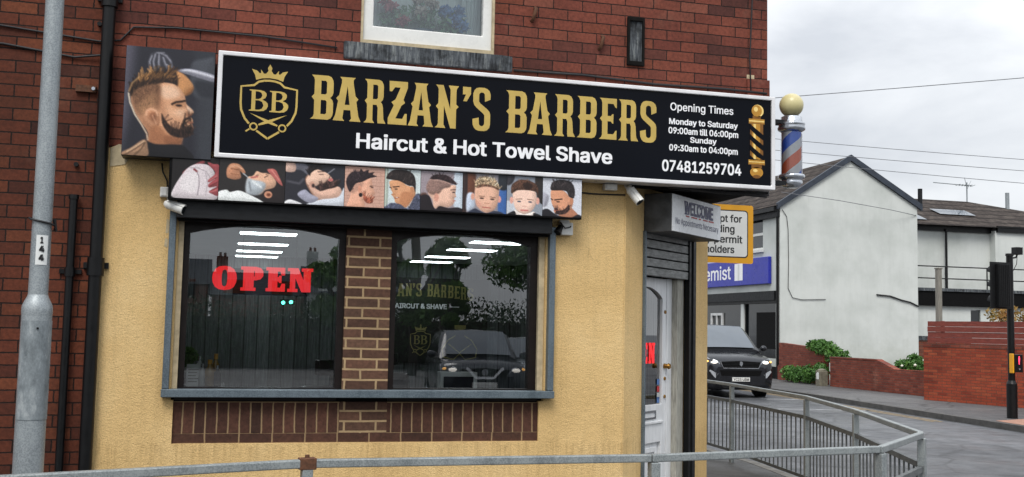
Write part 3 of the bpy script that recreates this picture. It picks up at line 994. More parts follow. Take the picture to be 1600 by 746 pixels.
# corner bricks standing a little proud just above the sign
mb = MB()
mb.box((4.0, -.014, 3.60), (4.198, .28, 3.74), 'brick'); mb.build('corner_bricks', shop)
CHX = Vector((.744148, .668014, 0)); CF = frame((2.972, 0, 0), CHX, (0, 0, 1)); CL = 1.6287
mb = MB()
HOLE = [(-.303, .865), (2.295, .865), (2.295, 1.16), (2.33, 1.16), (2.33, 2.461), (-.32, 2.461), (-.32, 1.16), (-.303, 1.16)]
mb.prism(FR, [[(-.815, -.15), (2.972, -.15), (2.972, 2.883), (-.70, 2.883), (-.735, 2.893), (-.815, 2.86)], HOLE], -.25, .012, 'render')
mb.prism(CF, [[(-.02, -.15), (.312, -.15), (.312, 2.84), (-.02, 2.84)]], -.098, .004, 'render')
mb.prism(CF, [[(1.349, -.15), (CL, -.15), (CL, 2.84), (1.349, 2.84)]], -.25, 0., 'render')
mb.prism(CF, [[(.312, 2.50), (1.349, 2.50), (1.349, 2.84), (.312, 2.84)]], -.25, 0., 'render')
mb.box((3.9, 1.09, -.15), (4.183, 9, 2.883), 'render')
mb.build('roughcast_wall', shop)
mb = MB()          # faded patch and bare spots in the roughcast
mb.prism(FR, [[(-.786, 2.74), (-.69, 2.76), (-.665, 2.80), (-.66, 2.888), (-.735, 2.897), (-.788, 2.865)]], .010, .016, 'cream_trim'); mb.build('bare_patch', shop); mb = MB()
mb.prism(FR, [[(-.405, 2.30), (-.385, 2.30), (-.384, 2.39), (-.40, 2.40)]], .010, .014, 'cream_trim'); mb.build('bare_patch', shop); mb = MB()
mb.prism(FR, [[(-.41, 2.21), (-.388, 2.20), (-.386, 2.26), (-.405, 2.265)]], .010, .014, 'cream_trim')
mb.build('bare_patch', shop)
mb = MB()
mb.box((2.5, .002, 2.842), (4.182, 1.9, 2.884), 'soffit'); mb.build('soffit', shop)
# roof
mb = MB()
mb.add([(-7.3, -.35, 6.35), (4.5, -.35, 6.35), (4.5, 4.5, 9.2), (-7.3, 4.5, 9.2), (4.5, 9.35, 6.35), (-7.3, 9.35, 6.35)], [(0, 1, 2, 3), (3, 2, 4, 5), (0, 3, 5), (1, 4, 2)], 'slate')
mb.build('roof', shop)
# brown brick pier and band under the windows
mb = MB()
mb.prism(FR, [rect(.84, 1.236, 1.166, 2.46)], -.16, -.02, 'brown_brick'); mb.build('brick_pier', shop)
mb = MB()
mb.prism(FR, [rect(-.303, .930, .826, 1.150)], -.2, -.010, 'soldier')
mb.prism(FR, [rect(1.166, .930, 2.295, 1.150)], -.2, -.010, 'soldier')
mb.prism(FR, [rect(.826, .930, 1.166, 1.150)], -.2, -.012, 'brown_brick')
mb.prism(FR, [rect(-.303, .865, 2.295, .930)], -.2, -.010, 'course')
mb.build('brick_band', shop)
mb = MB()
mb.prism(FR, [rect(-.318, 1.150, 2.328, 1.236)], -.2, -.035, 'black_matt')
for a, b in ((-.30, .80), (1.17, 2.29)):
    mb.prism(FR, [rect(a, 1.158, b, 1.176)], -.036, -.012, 'frame_brown')
mb.build('sill_board', shop)
# grey steel surround
mb = MB()
mb.fbox(FR, -.379, -.335, 1.240, 2.46, .006, .07, 'surround')
mb.fbox(FR, 2.344, 2.391, 1.240, 2.46, .006, .07, 'surround')
mb.fbox(FR, -.383, 2.395, 1.184, 1.238, -.03, .085, 'surround')
mb.build('window_surround', shop, bevel=.004)
for a, b in ((-.319, -.284), (2.286, 2.329)):
    mb = MB(); mb.fbox(FR, a, b, 1.238, 2.44, -.10, -.012, 'cream_trim'); mb.build('window_reveal', shop)
mb = MB()
mb.fbox(FR, -.333, 2.342, 2.40, 2.53, .004, .135, 'charcoal')
mb.fbox(FR, -.333, 2.342, 2.53, 2.68, .014, .12, 'black_matt')
mb.fbox(FR, -.325, 2.335, 2.385, 2.398, .01, .09, 'black_matt')
mb.build('shutter_housing', shop, bevel=.006)

def arch(x0, x1, z0, z1, rise, n=14):
    return [(x0, z0), (x1, z0)] + [(x1 + (x0 - x1) * i / n, z1 + rise * math.sin(math.pi * i / n) ** .8) for i in range(n + 1)]
for (a, b, h0, h1) in ((-.284, .838, -.243, .790), (1.168, 2.286, 1.211, 2.229)):
    op = arch(h0, h1, 1.246, 2.318, .066)
    mb = MB(); mb.prism(FR, [rect(a, 1.238, b, 2.46), op], -.13, -.05, 'frame_brown')
    wdw = mb.build('shop_window', shop)
    mb = MB(); mb.flat(FR, [rect(h0 - .01, 1.24, h1 + .01, 2.40)], -.095, 'glass')
    mb.build('glass', wdw)

# the door in the cut-off corner
mb = MB()
mb.fbox(CF, .300, .322, -.1, 2.49, .004, .03, 'surround')
mb.build('shutter_guide', shop, bevel=.003)
mb = MB()
mb.fbox(CF, 1.232, 1.29, -.1, 2.49, -.05, .0, 'black')
mb.fbox(CF, 1.29, 1.347, -.1, 2.49, -.05, .012, 'charcoal')
mb.build('shutter_guide', shop, bevel=.003)
mb = MB()
for k in range(5):
    z0 = 2.145 + k * .075
    mb.fbox(CF, .322, 1.232, z0, z0 + .066, -.05, -.012, 'shutter_slat')
    mb.fbox(CF, .322, 1.232, z0 + .066, z0 + .075, -.05, -.03, 'black_matt')
mb.build('roller_shutter', shop, bevel=.012)
mb = MB()
mb.fbox(CF, 1.004, 1.10, -.02, 2.145, -.20, -.104, 'door_white')
mb.fbox(CF, 1.10, 1.232, -.02, 2.145, -.20, -.055, 'jamb_grey')
mb.fbox(CF, .20, .235, -.02, 2.145, -.20, -.104, 'door_white')
mb.build('door_frame', shop, bevel=.004)
mb = MB()
DW0, DW1 = .237, 1.0
g = arch(.345, .925, 1.09, 1.97, .09)
mb.prism(CF, [rect(DW0, .03, DW1, 2.14), g, rect(.34, .16, .90, .78)], -.155, -.110, 'door_white')
mb.fbox(CF, .34, .90, .16, .78, -.15, -.135, 'door_white')
mb.prism(CF, [rect(.38, .20, .86, .74), rect(.42, .24, .82, .70)], -.135, -.122, 'door_white')
mb.fbox(CF, .36, .93, .935, .955, -.112, -.098, 'door_white')
door = mb.build('door', shop, bevel=.003)
mb = MB(); mb.flat(CF, [rect(.34, 1.08, .93, 2.07)], -.135, 'glass'); mb.build('door_glass', door)
mb = MB(); mb.prism(CF, [rect(.56, .975, .80, 1.045), rect(.575, .99, .785, 1.03)], -.112, -.102, 'chrome'); mb.build('letter_plate', door)
mb = MB(); mb.cyl(fp(CF, .965, 1.405, -.11), fp(CF, .965, 1.405, -.07), .022, .018, 12, 'brass')
mb.cyl(fp(CF, .965, 1.405, -.07), fp(CF, .965, 1.405, -.055), .026, .02, 12, 'brass'); mb.build('door_knob', door)
for z_ in (1.30, 1.15, 1.86):
    mb = MB(); mb.cyl(fp(CF, .97, z_, -.11), fp(CF, .97, z_, -.10), .016, .014, 12, 'brass'); mb.build('keyhole', door)
mb = MB()
for u0, u1, g_ in ((.295, .40, 'fO'), (.425, .535, 'fP'), (.565, .675, 'fE'), (.70, .82, 'fN')):
    glyph(mb, CF, g_, u0, u1, 1.43, 1.60, -.128, 'open_red')
mb.build('door_lettering', door)
mb = MB()
for z0, m_ in ((1.25, 'sticker_blue'), (1.19, 'letter_red'), (1.135, 'paper_white'), (1.10, 'sticker_blue')):
    mb.flat(CF, [rect(.865, z0, .915, z0 + .048)], -.128, m_)
mb.build('sticker', door)
mb = MB(); mb.fbox(CF, .20, 1.36, -.16, .02, -.25, .12, 'kerb'); mb.build('door_step', shop, bevel=.01)

# room behind the windows
mb = MB()
mb.box((-.76, 6.45, 0), (3.95, 6.5, 2.6), 'planks')
mb.box((-.79, .26, 0), (-.745, 6.45, 2.6), 'planks')
mb.box((3.88, 1.75, 0), (3.895, 6.45, 2.6), 'planks')
fr = frame((2.83, .27, 0), (CHX.x, CHX.y, 0), (0, 0, 1)); mb.fbox(fr, 0, 1.75, 0, 2.6, -.2, -.17, 'planks')
mb.build('plank_lining', shop)
FP = frame((0, 0, 0), (1, 0, 0), (0, 1, 0))
ROOM = [(-.78, .26), (2.66, .26), (3.89, 1.36), (3.89, 6.45), (-.78, 6.45)]
mb = MB(); mb.prism(FP, [ROOM], 2.55, 2.60, 'ceiling'); mb.build('ceiling', shop)
mb = MB(); mb.prism(FP, [ROOM], .05, .10, 'floor_in'); mb.build('floor', shop)

# upstairs window
mb = MB()
mb.prism(FR, [rect(.886, 3.742, 1.897, 5.098), rect(.905, 3.785, 1.880, 5.06)], -.2, -.005, 'cream_trim')
mb.build('window_moulding', shop)
mb = MB()
mb.prism(FR, [rect(.903, 3.776, 1.882, 5.06), rect(.982, 3.900, 1.812, 4.98)], -.12, -.03, 'upvc')
up = mb.build('upstairs_window', shop, bevel=.008)
mb = MB(); mb.flat(FR, [rect(.975, 3.89, 1.82, 4.99)], -.08, 'glass_up'); mb.build('glass', up)
mb = MB(); mb.prism(FR, [[(.768, 3.627), (2.034, 3.627), (2.034, 3.742), (1.96, 3.748), (.766, 3.752)]], -.25, .035, 'stone'); mb.build('stone_sill', shop, bevel=.008)
mb = MB()
mb.box((.80, .36, 3.5), (2.05, .38, 5.2), 'curtain'); mb.box((.80, .21, 3.66), (2.05, .36, 3.72), 'upvc')
mb.box((.76, .31, 3.5), (.80, .38, 5.2), 'curtain'); mb.box((2.05, .31, 3.5), (2.09, .38, 5.2), 'curtain'); mb.box((.8, .31, 5.15), (2.05, .36, 5.2), 'curtain')
mb.build('window_recess', shop)
mb = MB()
for x0, x1, s_ in ((.93, 1.12, 1), (1.70, 1.90, -1)):
    n_ = 26
    pts = [(x0 + (x1 - x0) * i / n_, 0.30 + .02 * math.sin(i * 1.9) + .01 * math.sin(i * .7)) for i in range(n_ + 1)]
    mb.add([(x, y, 3.73) for x, y in pts] + [(x, y, 5.1) for x, y in pts], [(i, i + 1, n_ + 2 + i, n_ + 1 + i) for i in range(n_)], 'curtain', True)
mb.build('curtain', shop)

# vent slot, hooks, brackets on the upper bricks
mb = MB()
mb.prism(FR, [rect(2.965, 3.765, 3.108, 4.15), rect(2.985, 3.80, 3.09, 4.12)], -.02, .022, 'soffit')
mb.fbox(FR, 2.98, 3.095, 3.79, 4.13, -.02, .004, 'stone')
mb.build('wall_vent', shop, bevel=.004)
for x_, z_ in ((2.197, 4.10), (2.745, 3.93)):
    mb = MB(); mb.tube([(x_ - .01, .01, z_ - .06), (x_ - .006, -.03, z_ - .05), (x_ + .012, -.04, z_ + .03), (x_ + .016, .01, z_ + .05)], .014, 'rust'); mb.build('wall_hook', shop)
mb = MB(); mb.prism(FR, [rect(4.0, 3.70, 4.065, 3.775)], -.01, .004, 'cream_trim'); mb.build('pale_brick', shop)
# pipes
mb = MB()
mb.cyl((-.838, -.062, -.12), (-.838, -.062, 6.3), .043, n=20, m='black')
for z_ in (2.06, 3.9, .35):
    mb.cyl((-.838, -.062, z_ - .07), (-.838, -.062, z_ + .05), .055, n=20, m='black')
    mb.fbox(FR, -.92, -.76, z_ - .02, z_ + .02, -.01, .03, 'black')
mb.build('drainpipe', shop)
mb = MB()
mb.cyl((-1.0, -.045, -.05), (-1.0, -.045, 2.50), .027, n=14, m='black')
mb.cyl((-1.0, -.045, 2.50), (-1.0, -.045, 2.53), .033, n=14, m='black')
for z_ in (2.0, .5):
    mb.cyl((-1.0, -.045, z_ - .02), (-1.0, -.045, z_ + .04), .035, n=14, m='black'); mb.fbox(FR, -1.07, -.93, z_, z_ + .03, -.01, .02, 'black')
mb.build('waste_pipe', shop)
mb = MB(); mb.fbox(FR, -1.03, -.90, 3.24, 3.285, -.01, .03, 'rust'); mb.cyl((-.915, -.05, 3.262), (-.915, .0, 3.262), .012, n=10, m='chrome'); mb.build('wall_bracket', shop)
for x_, z_ in ((-.875, 3.19), (-.90, 3.72), (-1.0, 2.74), (-.865, 3.5)):
    mb = MB(); mb.cyl((x_, -.03, z_), (x_, .0, z_), .016, n=10, m='black'); mb.build('wall_fixing', shop)
mb = MB()
mb.tube([(-3.0, -.012, 3.56), (-2.2, -.016, 3.50), (-1.5, -.012, 3.53), (-1.05, -.014, 3.475), (-.88, -.03, 3.50), (-.80, -.03, 3.52)], .008, 'cable')
mb.tube([(-3.0, -.010, 3.70), (-1.6, -.012, 3.66), (-.9, -.012, 3.60), (-.76, -.012, 3.62), (-.68, -.012, 3.72), (-.4, -.012, 3.74), (.2, -.012, 3.735), (.72, -.012, 3.70)], .007, 'cable')
mb.tube([(2.05, -.012, 3.645), (2.6, -.012, 3.655), (3.2, -.012, 3.63), (3.8, -.013, 3.64), (4.17, -.016, 3.63)], .009, 'cable')
mb.tube([(4.03, -.014, 3.64), (4.02, -.014, 3.9), (4.04, -.014, 4.4), (4.03, -.014, 6.0)], .006, 'cable')
mb.tube([(2.40, -.02, 2.75), (2.7, -.02, 2.735), (2.96, -.02, 2.74)], .006, 'cable')
mb.tube([(-.45, -.025, 2.78), (-.44, -.03, 2.72), (-.41, -.028, 2.66), (-.405, -.02, 2.60)], .005, 'cable')
mb.tube([(-.40, -.02, 2.52), (-.37, -.03, 2.49), (-.33, -.04, 2.50)], .005, 'cable')
mb.build('wall_cable', shop)
# cables gathered under the overhang at the corner
mb = MB()
for k in range(6):
    s1, s2 = math.sin(k * 2.1), math.cos(k * 1.7)
    pts = [(3.3 + .09 * k, -.06, 2.812), (3.6 + .05 * k, -.07 + .01 * s1, 2.797 + .008 * s2), (3.95, -.06 - .012 * k, 2.792 + .01 * s1), (4.14, -.04 - .012 * k, 2.80 + .02 * s2), (4.215 + .008 * s1, .03, 2.86 + .02 * k), (4.21, .5, 2.88 + .016 * k + .01 * s2), (4.20, 1.6, 2.90)]
    mb.tube(pts, .0075, 'cable')
mb.build('cable_bundle', shop)
mb = MB(); mb.fbox(FR, 3.0, 4.12, 2.796, 2.841, .014, .05, 'black_matt'); mb.build('sign_batten', shop)

# ------------------------------------------------------------------ the signs
sg = thing('shop_sign', 'long black shop sign with gold lettering and a white frame above the photo strip', 'sign', (2.02, -.02, 2.818))
mb = MB(); mb.fbox(FR, -.09, 4.128, 2.832, 3.547, .03, .196, 'sign_black'); mb.build('sign_panel', sg)
mb = MB(); mb.prism(FR, [rect(-.104, 2.818, 4.141, 3.560), rect(-.072, 2.850, 4.109, 3.529)], .02, .212, 'alu'); mb.build('sign_frame', sg, bevel=.006)
W = .1975
def pxu(px):          # a position along the sign
    return .527 + (px - 486) * (1.834 - .527) / (767.5 - 486) * (1 + (px - 767.5) * -.0000008) if px < 767.5 else 1.834 + (px - 767.5) * (3.137 - 1.834) / (1026 - 767.5)
Z0, Z1 = 3.131, 3.445
mb = MB()
for ch, a, b in (('B', 30, 178), ('A', 178, 364), ('R', 383, 532), ('Z', 546, 677), ('A', 683, 857), ('N', 868, 1032), ("'", 1060, 1117), ('S', 1131, 1257)):
    glyph(mb, FR, ch, pxu(480 + a / 4.3875), pxu(480 + b / 4.3875), Z0 + (.21 if ch == "'" and False else 0), Z1, W, 'gold')
mb.build('lettering', sg)
mb = MB()
for ch, a, b in (('B', 50, 222), ('A', 230, 432), ('R', 448, 622), ('B', 636, 800), ('E', 822, 970), ('R', 985, 1156), ('S', 1170, 1311)):
    glyph(mb, FR, ch, pxu(780 + a / 5.327), pxu(780 + b / 5.327), Z0, Z1, W, 'gold')
mb.build('lettering', sg)
mb = MB(); text(mb, FR, 'Haircut & Hot Towel Shave', .858, 2.784, 2.944, .108, W, 'letter_white', .022); mb.build('lettering', sg)
mb = MB()
text(mb, FR, 'Opening Times', 3.252, 3.783, 3.392, .060, W, 'letter_white', .012)
text(mb, FR, 'Monday to Saturday', 3.243, 3.822, 3.284, .046, W, 'letter_white', .022)
text(mb, FR, '09:00am till 06:00pm', 3.238, 3.826, 3.212, .049, W, 'letter_white', .022)
text(mb, FR, 'Sunday', 3.419, 3.642, 3.150, .044, W, 'letter_white', .022)
text(mb, FR, '09:30am to 04:00pm', 3.245, 3.822, 3.079, .049, W, 'letter_white', .022)
mb.build('lettering', sg)
mb = MB(); text(mb, FR, '07481259704', 3.188, 3.853, 2.917, .088, W, 'letter_white', .022); mb.build('lettering', sg)
mb = MB(); emblem(mb, .246, 3.048, .453, W, 'gold', wmul=1.13); mb.build('emblem', sg)
# printed golden barber pole
mb = MB()
cx = 3.985
mb.flat(FR, disc2d(cx + .008, 3.44, .052, .05), W, 'gold_light'); mb.flat(FR, disc2d(cx, 3.44, .045, .046), W + .0006, 'gold_mid'); mb.flat(FR, disc2d(cx - .008, 3.452, .018, .02), W + .0012, 'gold_light')
def band(v0, v1, hw, m, dw=0.):
    mb.flat(FR, [rect(cx - hw, v0, cx + hw, v1)], W + dw, m)
band(3.375, 3.40, .035, 'gold_dark'); band(3.335, 3.375, .068, 'gold_mid'); band(3.352, 3.362, .066, 'gold_light', .0006); band(3.337, 3.343, .066, 'gold_dark', .0006)
band(3.05, 3.335, .056, 'gold_mid')
mb.flat(FR, [rect(cx - .056, 3.05, cx - .04, 3.335)], W + .0006, 'gold_dark'); mb.flat(FR, [rect(cx - .028, 3.05, cx - .008, 3.335)], W + .0006, 'gold_light'); mb.flat(FR, [rect(cx + .03, 3.05, cx + .056, 3.335)], W + .0006, 'gold_dark')
for k in range(4):
    zt = 3.335 - .083 * k
    pl = [(-.058, zt), (-.02, zt - .03), (.058, zt - .085), (.058, zt - .128), (.0, zt - .092), (-.058, zt - .044)]
    pl = [(cx + x, max(3.05, min(3.335, z_))) for x, z_ in pl]
    mb.flat(FR, [pl], W + .0014, 'sign_black')
band(3.01, 3.05, .070, 'gold_mid'); band(3.03, 3.037, .068, 'gold_light', .0006); band(3.01, 3.016, .068, 'gold_dark', .0006); band(2.985, 3.01, .045, 'gold_dark')
mb.flat(FR, disc2d(cx, 2.952, .056, .042), W, 'gold_mid'); mb.flat(FR, disc2d(cx - .012, 2.965, .02, .012), W + .0006, 'gold_light'); mb.flat(FR, disc2d(cx, 2.918, .034, .014), W + .0006, 'gold_dark')
mb.build('barber_pole_print', sg)

# portrait board to the left of the sign
pb = thing('portrait_board', 'square photo board of a bearded man having his hair blow-dried, left of the long sign', 'photo board', (-.41, -.02, 2.795))
mb = MB(); mb.fbox(FR, -.702, -.124, 2.795, 3.545, .03, .196, 'charcoal'); mb.build('board', pb, bevel=.004)
P = Paint(45, 605, 50, 720, 128, 154, '26262e', 3)
P.blob('55535f', [(0, 0), (95, 0), (80, 300), (70, 500), (0, 760)], 22)
P.blob('2e3138', [(470, 0), (700, 0), (700, 760), (520, 760), (560, 400)], 20)
P.blob('3d4046', [(500, 350), (600, 300), (640, 700), (520, 700)], 16, .6)
P.blob('4a4d54', [(455, 140), (540, 95), (610, 100), (610, 330), (480, 330)], 6, .8)
P.blob('2a2c33', [(480, 240), (610, 250), (610, 330), (520, 330)], 8)
P.blob('c68d5c', [(358, 190), (400, 195), (450, 235), (476, 275), (462, 315), (430, 333), (395, 330), (370, 270)], 3)
P.blob('8a5934', [(440, 300), (476, 280), (462, 318), (425, 334)], 5, .8)
P.blob('8f8f9c', [(368, 180), (455, 165), (610, 195), (610, 236), (455, 205), (420, 198)], 2)
P.blob('d6d6e0', [(400, 180), (460, 170), (610, 202), (610, 214), (460, 186)], 3)
P.blob('3d3d45', [(200, 90), (250, 74), (305, 88), (330, 125), (325, 160), (280, 175), (230, 165), (195, 130)], 5)
for pts, wd in (([(205, 100), (190, 140), (198, 192)], 15), ([(225, 95), (215, 140), (226, 190)], 15), ([(250, 100), (250, 150), (262, 188)], 17), ([(275, 110), (290, 150), (318, 182)], 17), ([(290, 95), (322, 125), (332, 165)], 17)):
    P.line('2b2b32', pts, wd + 6, 3); P.line('5c5c66', pts, wd, 4)
for pts in ([(203, 104), (192, 138), (199, 180)], [(226, 90), (214, 135), (224, 178)], [(248, 86), (247, 140), (256, 176)], [(262, 84), (296, 96), (324, 128)], [(276, 108), (292, 146), (314, 172)], [(300, 150), (328, 160)], [(232, 82), (280, 78)]):
    P.line('b0b0ba', pts, 5, 4, .75)
P.blob('cf9a76', [(300, 262), (368, 272), (408, 312), (426, 345), (436, 385), (470, 415), (484, 432), (476, 448), (458, 458), (474, 470), (482, 488), (474, 502), (484, 520), (486, 548), (470, 570), (430, 590), (405, 640), (330, 655), (215, 640), (205, 580), (160, 520), (110, 450), (85, 370), (110, 300), (220, 262)], 2)
P.blob('b47a55', [(215, 560), (260, 520), (330, 580), (400, 600), (405, 640), (320, 655), (215, 640)], 8, .85)
P.blob('7d4f36', [(310, 590), (400, 595), (420, 610), (400, 645), (330, 655)], 6, .7)
P.blob('edc6a8', [(275, 285), (350, 280), (390, 320), (370, 350), (300, 360), (265, 330)], 8, .8)
P.blob('e2b08c', [(290, 400), (350, 420), (380, 450), (340, 490), (290, 470)], 10, .7)
P.blob('6d4c37', [(82, 330), (110, 270), (200, 250), (262, 270), (262, 340), (240, 400), (190, 420), (150, 470), (110, 430)], 9, .9, .25)
P.blob('a57a58', [(150, 390), (230, 330), (262, 350), (260, 420), (220, 420), (165, 470), (130, 430)], 9, .8, .15)
P.blob('2f1f16', [(75, 325), (85, 280), (130, 238), (215, 205), (300, 195), (345, 185), (372, 225), (374, 275), (345, 262), (300, 258), (250, 272), (170, 290), (110, 320), (90, 360)], 4, 1, .45)
P.blob('7d5a35', [(120, 250), (200, 215), (280, 205), (330, 200), (300, 230), (220, 240), (150, 265)], 5, .7, .5)
P.hairs([(85, 290), (140, 240), (230, 205), (330, 192), (365, 225), (360, 262), (300, 258), (220, 275), (130, 305)], 130, lambda p: 75 - (p[0] - 100) * .12, 34, ['1f130c', '2c1b12', '553820', '7a5530', '3a2718'], 4, .6)
P.hairs([(95, 330), (150, 290), (250, 275), (258, 340), (200, 410), (140, 420)], 120, 70, 14, ['3f2a1c', '8a6446', '5a3e2a'], 3.5, .4)
P.line('f1dfc4', [(70, 345), (82, 400), (115, 470), (160, 530), (196, 585), (203, 620)], 9, 3, .9)
P.line('c9a06c', [(72, 330), (90, 280), (130, 240)], 7, 4, .8)
P.blob('8c5a3e', [(150, 480), (215, 520), (290, 560), (330, 600), (400, 600), (405, 640), (330, 655), (212, 640), (200, 580)], 14, .55)
P.blob('a06a49', [(265, 380), (300, 400), (320, 470), (310, 520), (280, 470)], 14, .5)
P.blob('5d3c2a', [(250, 300), (275, 320), (268, 420), (240, 430), (235, 360)], 10, .45)
P.blob('c48a66', [(180, 450), (200, 428), (240, 432), (262, 462), (268, 500), (262, 528), (240, 525), (205, 500), (185, 480)], 3); P.line('eab896', [(186, 470), (190, 445), (215, 431), (245, 440), (260, 468)], 9, 4, .85); P.blob('7a4a32', [(212, 462), (236, 455), (248, 485), (240, 505), (218, 490)], 6, .8); P.line('e0a884', [(225, 470), (238, 495), (250, 518)], 8, 4, .7); P.line('8a5a40', [(262, 528), (272, 500), (262, 460)], 5, 4, .6)
P.blob('241712', [(282, 455), (300, 480), (318, 505), (350, 530), (395, 545), (412, 510), (425, 480), (448, 466), (470, 466), (462, 478), (438, 488), (430, 515), (450, 530), (478, 525), (488, 550), (462, 580), (410, 596), (350, 585), (310, 550), (288, 510)], 3, 1, .25)
P.hairs([(286, 460), (318, 508), (360, 535), (420, 520), (480, 535), (478, 568), (410, 590), (340, 575), (305, 530)], 150, -70, 15, ['120a08', '3a2720', '523a2e', '1c110d'], 3.5, .55)
P.blob('b98868', [(300, 470), (370, 480), (400, 530), (350, 520), (310, 490)], 12, .45); P.blob('f3d3b8', [(438, 395), (470, 418), (476, 430), (455, 432), (440, 420)], 6, .8); P.blob('f0cdb0', [(385, 420), (420, 430), (410, 465), (375, 450)], 14, .6); P.blob('a8734f', [(350, 385), (420, 375), (425, 405), (370, 415)], 8, .5)
P.line('2a1a12', [(345, 392), (370, 378), (405, 372), (425, 366)], 13, 3); P.ell('1d1210', 388, 398, 20, 7, 3)
P.line('8e5b45', [(455, 500), (480, 498)], 10, 3); P.line('7a4a34', [(440, 455), (470, 452)], 7, 4, .7); P.line('8b5a40', [(430, 395), (445, 430), (440, 450)], 6, 5, .6)
P.blob('17161a', [(190, 650), (205, 632), (260, 645), (400, 640), (450, 660), (480, 730), (150, 730)], 3)
P.blob('a58064', [(40, 720), (110, 670), (165, 628), (192, 625), (205, 660), (200, 725)], 3); P.line('4c392d', [(60, 725), (130, 680), (180, 640)], 7, 3, .8); P.line('54402f', [(120, 725), (165, 680), (188, 640)], 8, 3, .8); P.line('e3c8a6', [(80, 700), (140, 660), (180, 632)], 5, 3, .7)
P.put(FR, -.700, -.126, 2.800, 3.543, .1985, 'photo_print', pb)

# strip of nine photographs
st = thing('photo_strip', 'row of nine haircut photographs on a dark board under the long sign', 'photo board', (1.09, -.02, 2.52))
mb = MB(); mb.fbox(FR, -.392, 2.552, 2.515, 2.816, .125, .186, 'black_matt'); mb.build('board', st, bevel=.003)
UB = [-.374, -.066, .378, .788, 1.072, 1.330, 1.639, 1.970, 2.244, 2.549]
def strip(i, P, label):
    o = P.put(FR, UB[i] + .0015, UB[i + 1] - .0015, 2.528, 2.812, .1885, 'photo_print', st)
    o['label'] = label
NXY = (72, 68)
P = Paint(45, 570, 50, 525, *NXY, '1d1a1a', 11)
P.blob('8a4447', [(160, 240), (220, 180), (380, 85), (400, 120), (300, 170), (200, 250)], 3).blob('d3c9cc', [(65, 430), (150, 270), (230, 170), (330, 125), (450, 135), (520, 210), (530, 300), (565, 510), (330, 540), (70, 520)], 2)
P.blob('e6dfe0', [(150, 320), (250, 220), (330, 240), (340, 360), (300, 450), (160, 430)], 12)
P.line('8c8088', [(300, 180), (345, 260), (355, 360), (340, 480)], 9, 3).line('a89ca2', [(250, 175), (330, 170), (430, 210), (490, 300)], 8, 3).line('a89ca2', [(420, 220), (450, 350), (430, 480)], 8, 4).line('8a4447', [(290, 190), (320, 210)], 22, 4)
P.blob('9a4a4e', [(440, 100), (500, 115), (580, 150), (590, 460), (490, 455), (470, 430), (560, 370), (470, 390), (460, 350), (540, 280), (465, 330), (455, 300), (530, 220), (460, 140)], 2)
P.line('5a2226', [(480, 370), (560, 320)], 7, 3).line('5a2226', [(490, 420), (570, 380)], 7, 3).line('c97a78', [(470, 310), (550, 250)], 10, 5).line('c97a78', [(490, 440), (560, 410)], 9, 5)
strip(0, P, 'photo of hands holding a white towel')
P = Paint(570, 1315, 80, 570, 96, 68, '2b2828', 12)
P.blob('c48a6a', [(652, 200), (700, 130), (790, 135), (860, 215), (845, 250), (800, 215), (815, 290), (760, 318), (700, 312), (658, 290)], 2).line('7a4a34', [(700, 190), (790, 200)], 8, 3).line('e2b090', [(690, 170), (760, 150), (830, 190)], 12, 4).line('8a5a40', [(700, 250), (790, 260)], 7, 3)
P.line('a0a4a8', [(840, 240), (900, 290)], 14, 2).blob('262021', [(1080, 440), (1200, 330), (1310, 320), (1330, 580), (1050, 580)], 4)
P.blob('c06a64', [(1110, 190), (1150, 165), (1200, 175), (1235, 230), (1290, 355), (1260, 350), (1210, 300)], 2).line('dc9488', [(1160, 180), (1250, 300)], 10, 4)
P.blob('dfb093', [(890, 290), (935, 268), (960, 250), (990, 205), (1050, 222), (1130, 225), (1190, 280), (1215, 330), (1190, 390), (1090, 430), (1040, 480), (900, 470), (880, 440)], 2)
P.blob('b4bcc2', [(885, 300), (960, 312), (1040, 320), (1095, 350), (1085, 420), (1010, 490), (880, 470)], 5).line('e3e8ea', [(950, 330), (1040, 390)], 30, 8).line('7b8085', [(910, 340), (930, 440)], 16, 6)
P.line('b5605c', [(930, 285), (1000, 270)], 18, 3).line('3c2a26', [(1080, 275), (1120, 250)], 9, 2).line('3c2a26', [(1095, 235), (1140, 225)], 8, 3).line('5a3c34', [(985, 255), (1010, 250)], 8, 3)
P.ell('cf9376', 1130, 478, 46, 42, 2).ell('6d3e2d', 1135, 480, 24, 20, 4)
P.blob('e8ecea', [(560, 590), (565, 480), (660, 445), (700, 470), (800, 448), (920, 490), (1060, 560), (1050, 590)], 2)
strip(1, P, 'photo of a man reclined with shaving foam')
P = Paint(35, 650, 90, 550, 88, 68, '2b2b32', 13)
P.blob('6d6d78', [(120, 100), (240, 95), (310, 200), (280, 230), (200, 170), (130, 160)], 4).blob('e4bfae', [(30, 85), (130, 95), (128, 185), (30, 185)], 2)
P.line('8f8f98', [(470, 190), (540, 130)], 10, 3).line('55545c', [(60, 300), (180, 320), (220, 270)], 20, 8)
P.blob('a57b68', [(240, 260), (290, 210), (330, 330), (440, 480), (380, 520), (270, 360)], 4)
P.blob('d9b09c', [(280, 330), (400, 385), (580, 330), (630, 400), (600, 470), (480, 495), (400, 485), (330, 430)], 3)
P.blob('e6bfa8', [(285, 205), (350, 150), (420, 165), (480, 195), (525, 255), (480, 290), (430, 310), (370, 335), (280, 335), (250, 275)], 2)
P.blob('3a2926', [(365, 330), (440, 295), (470, 262), (505, 290), (560, 265), (585, 300), (560, 340), (480, 365), (395, 392)], 3, 1, .25)
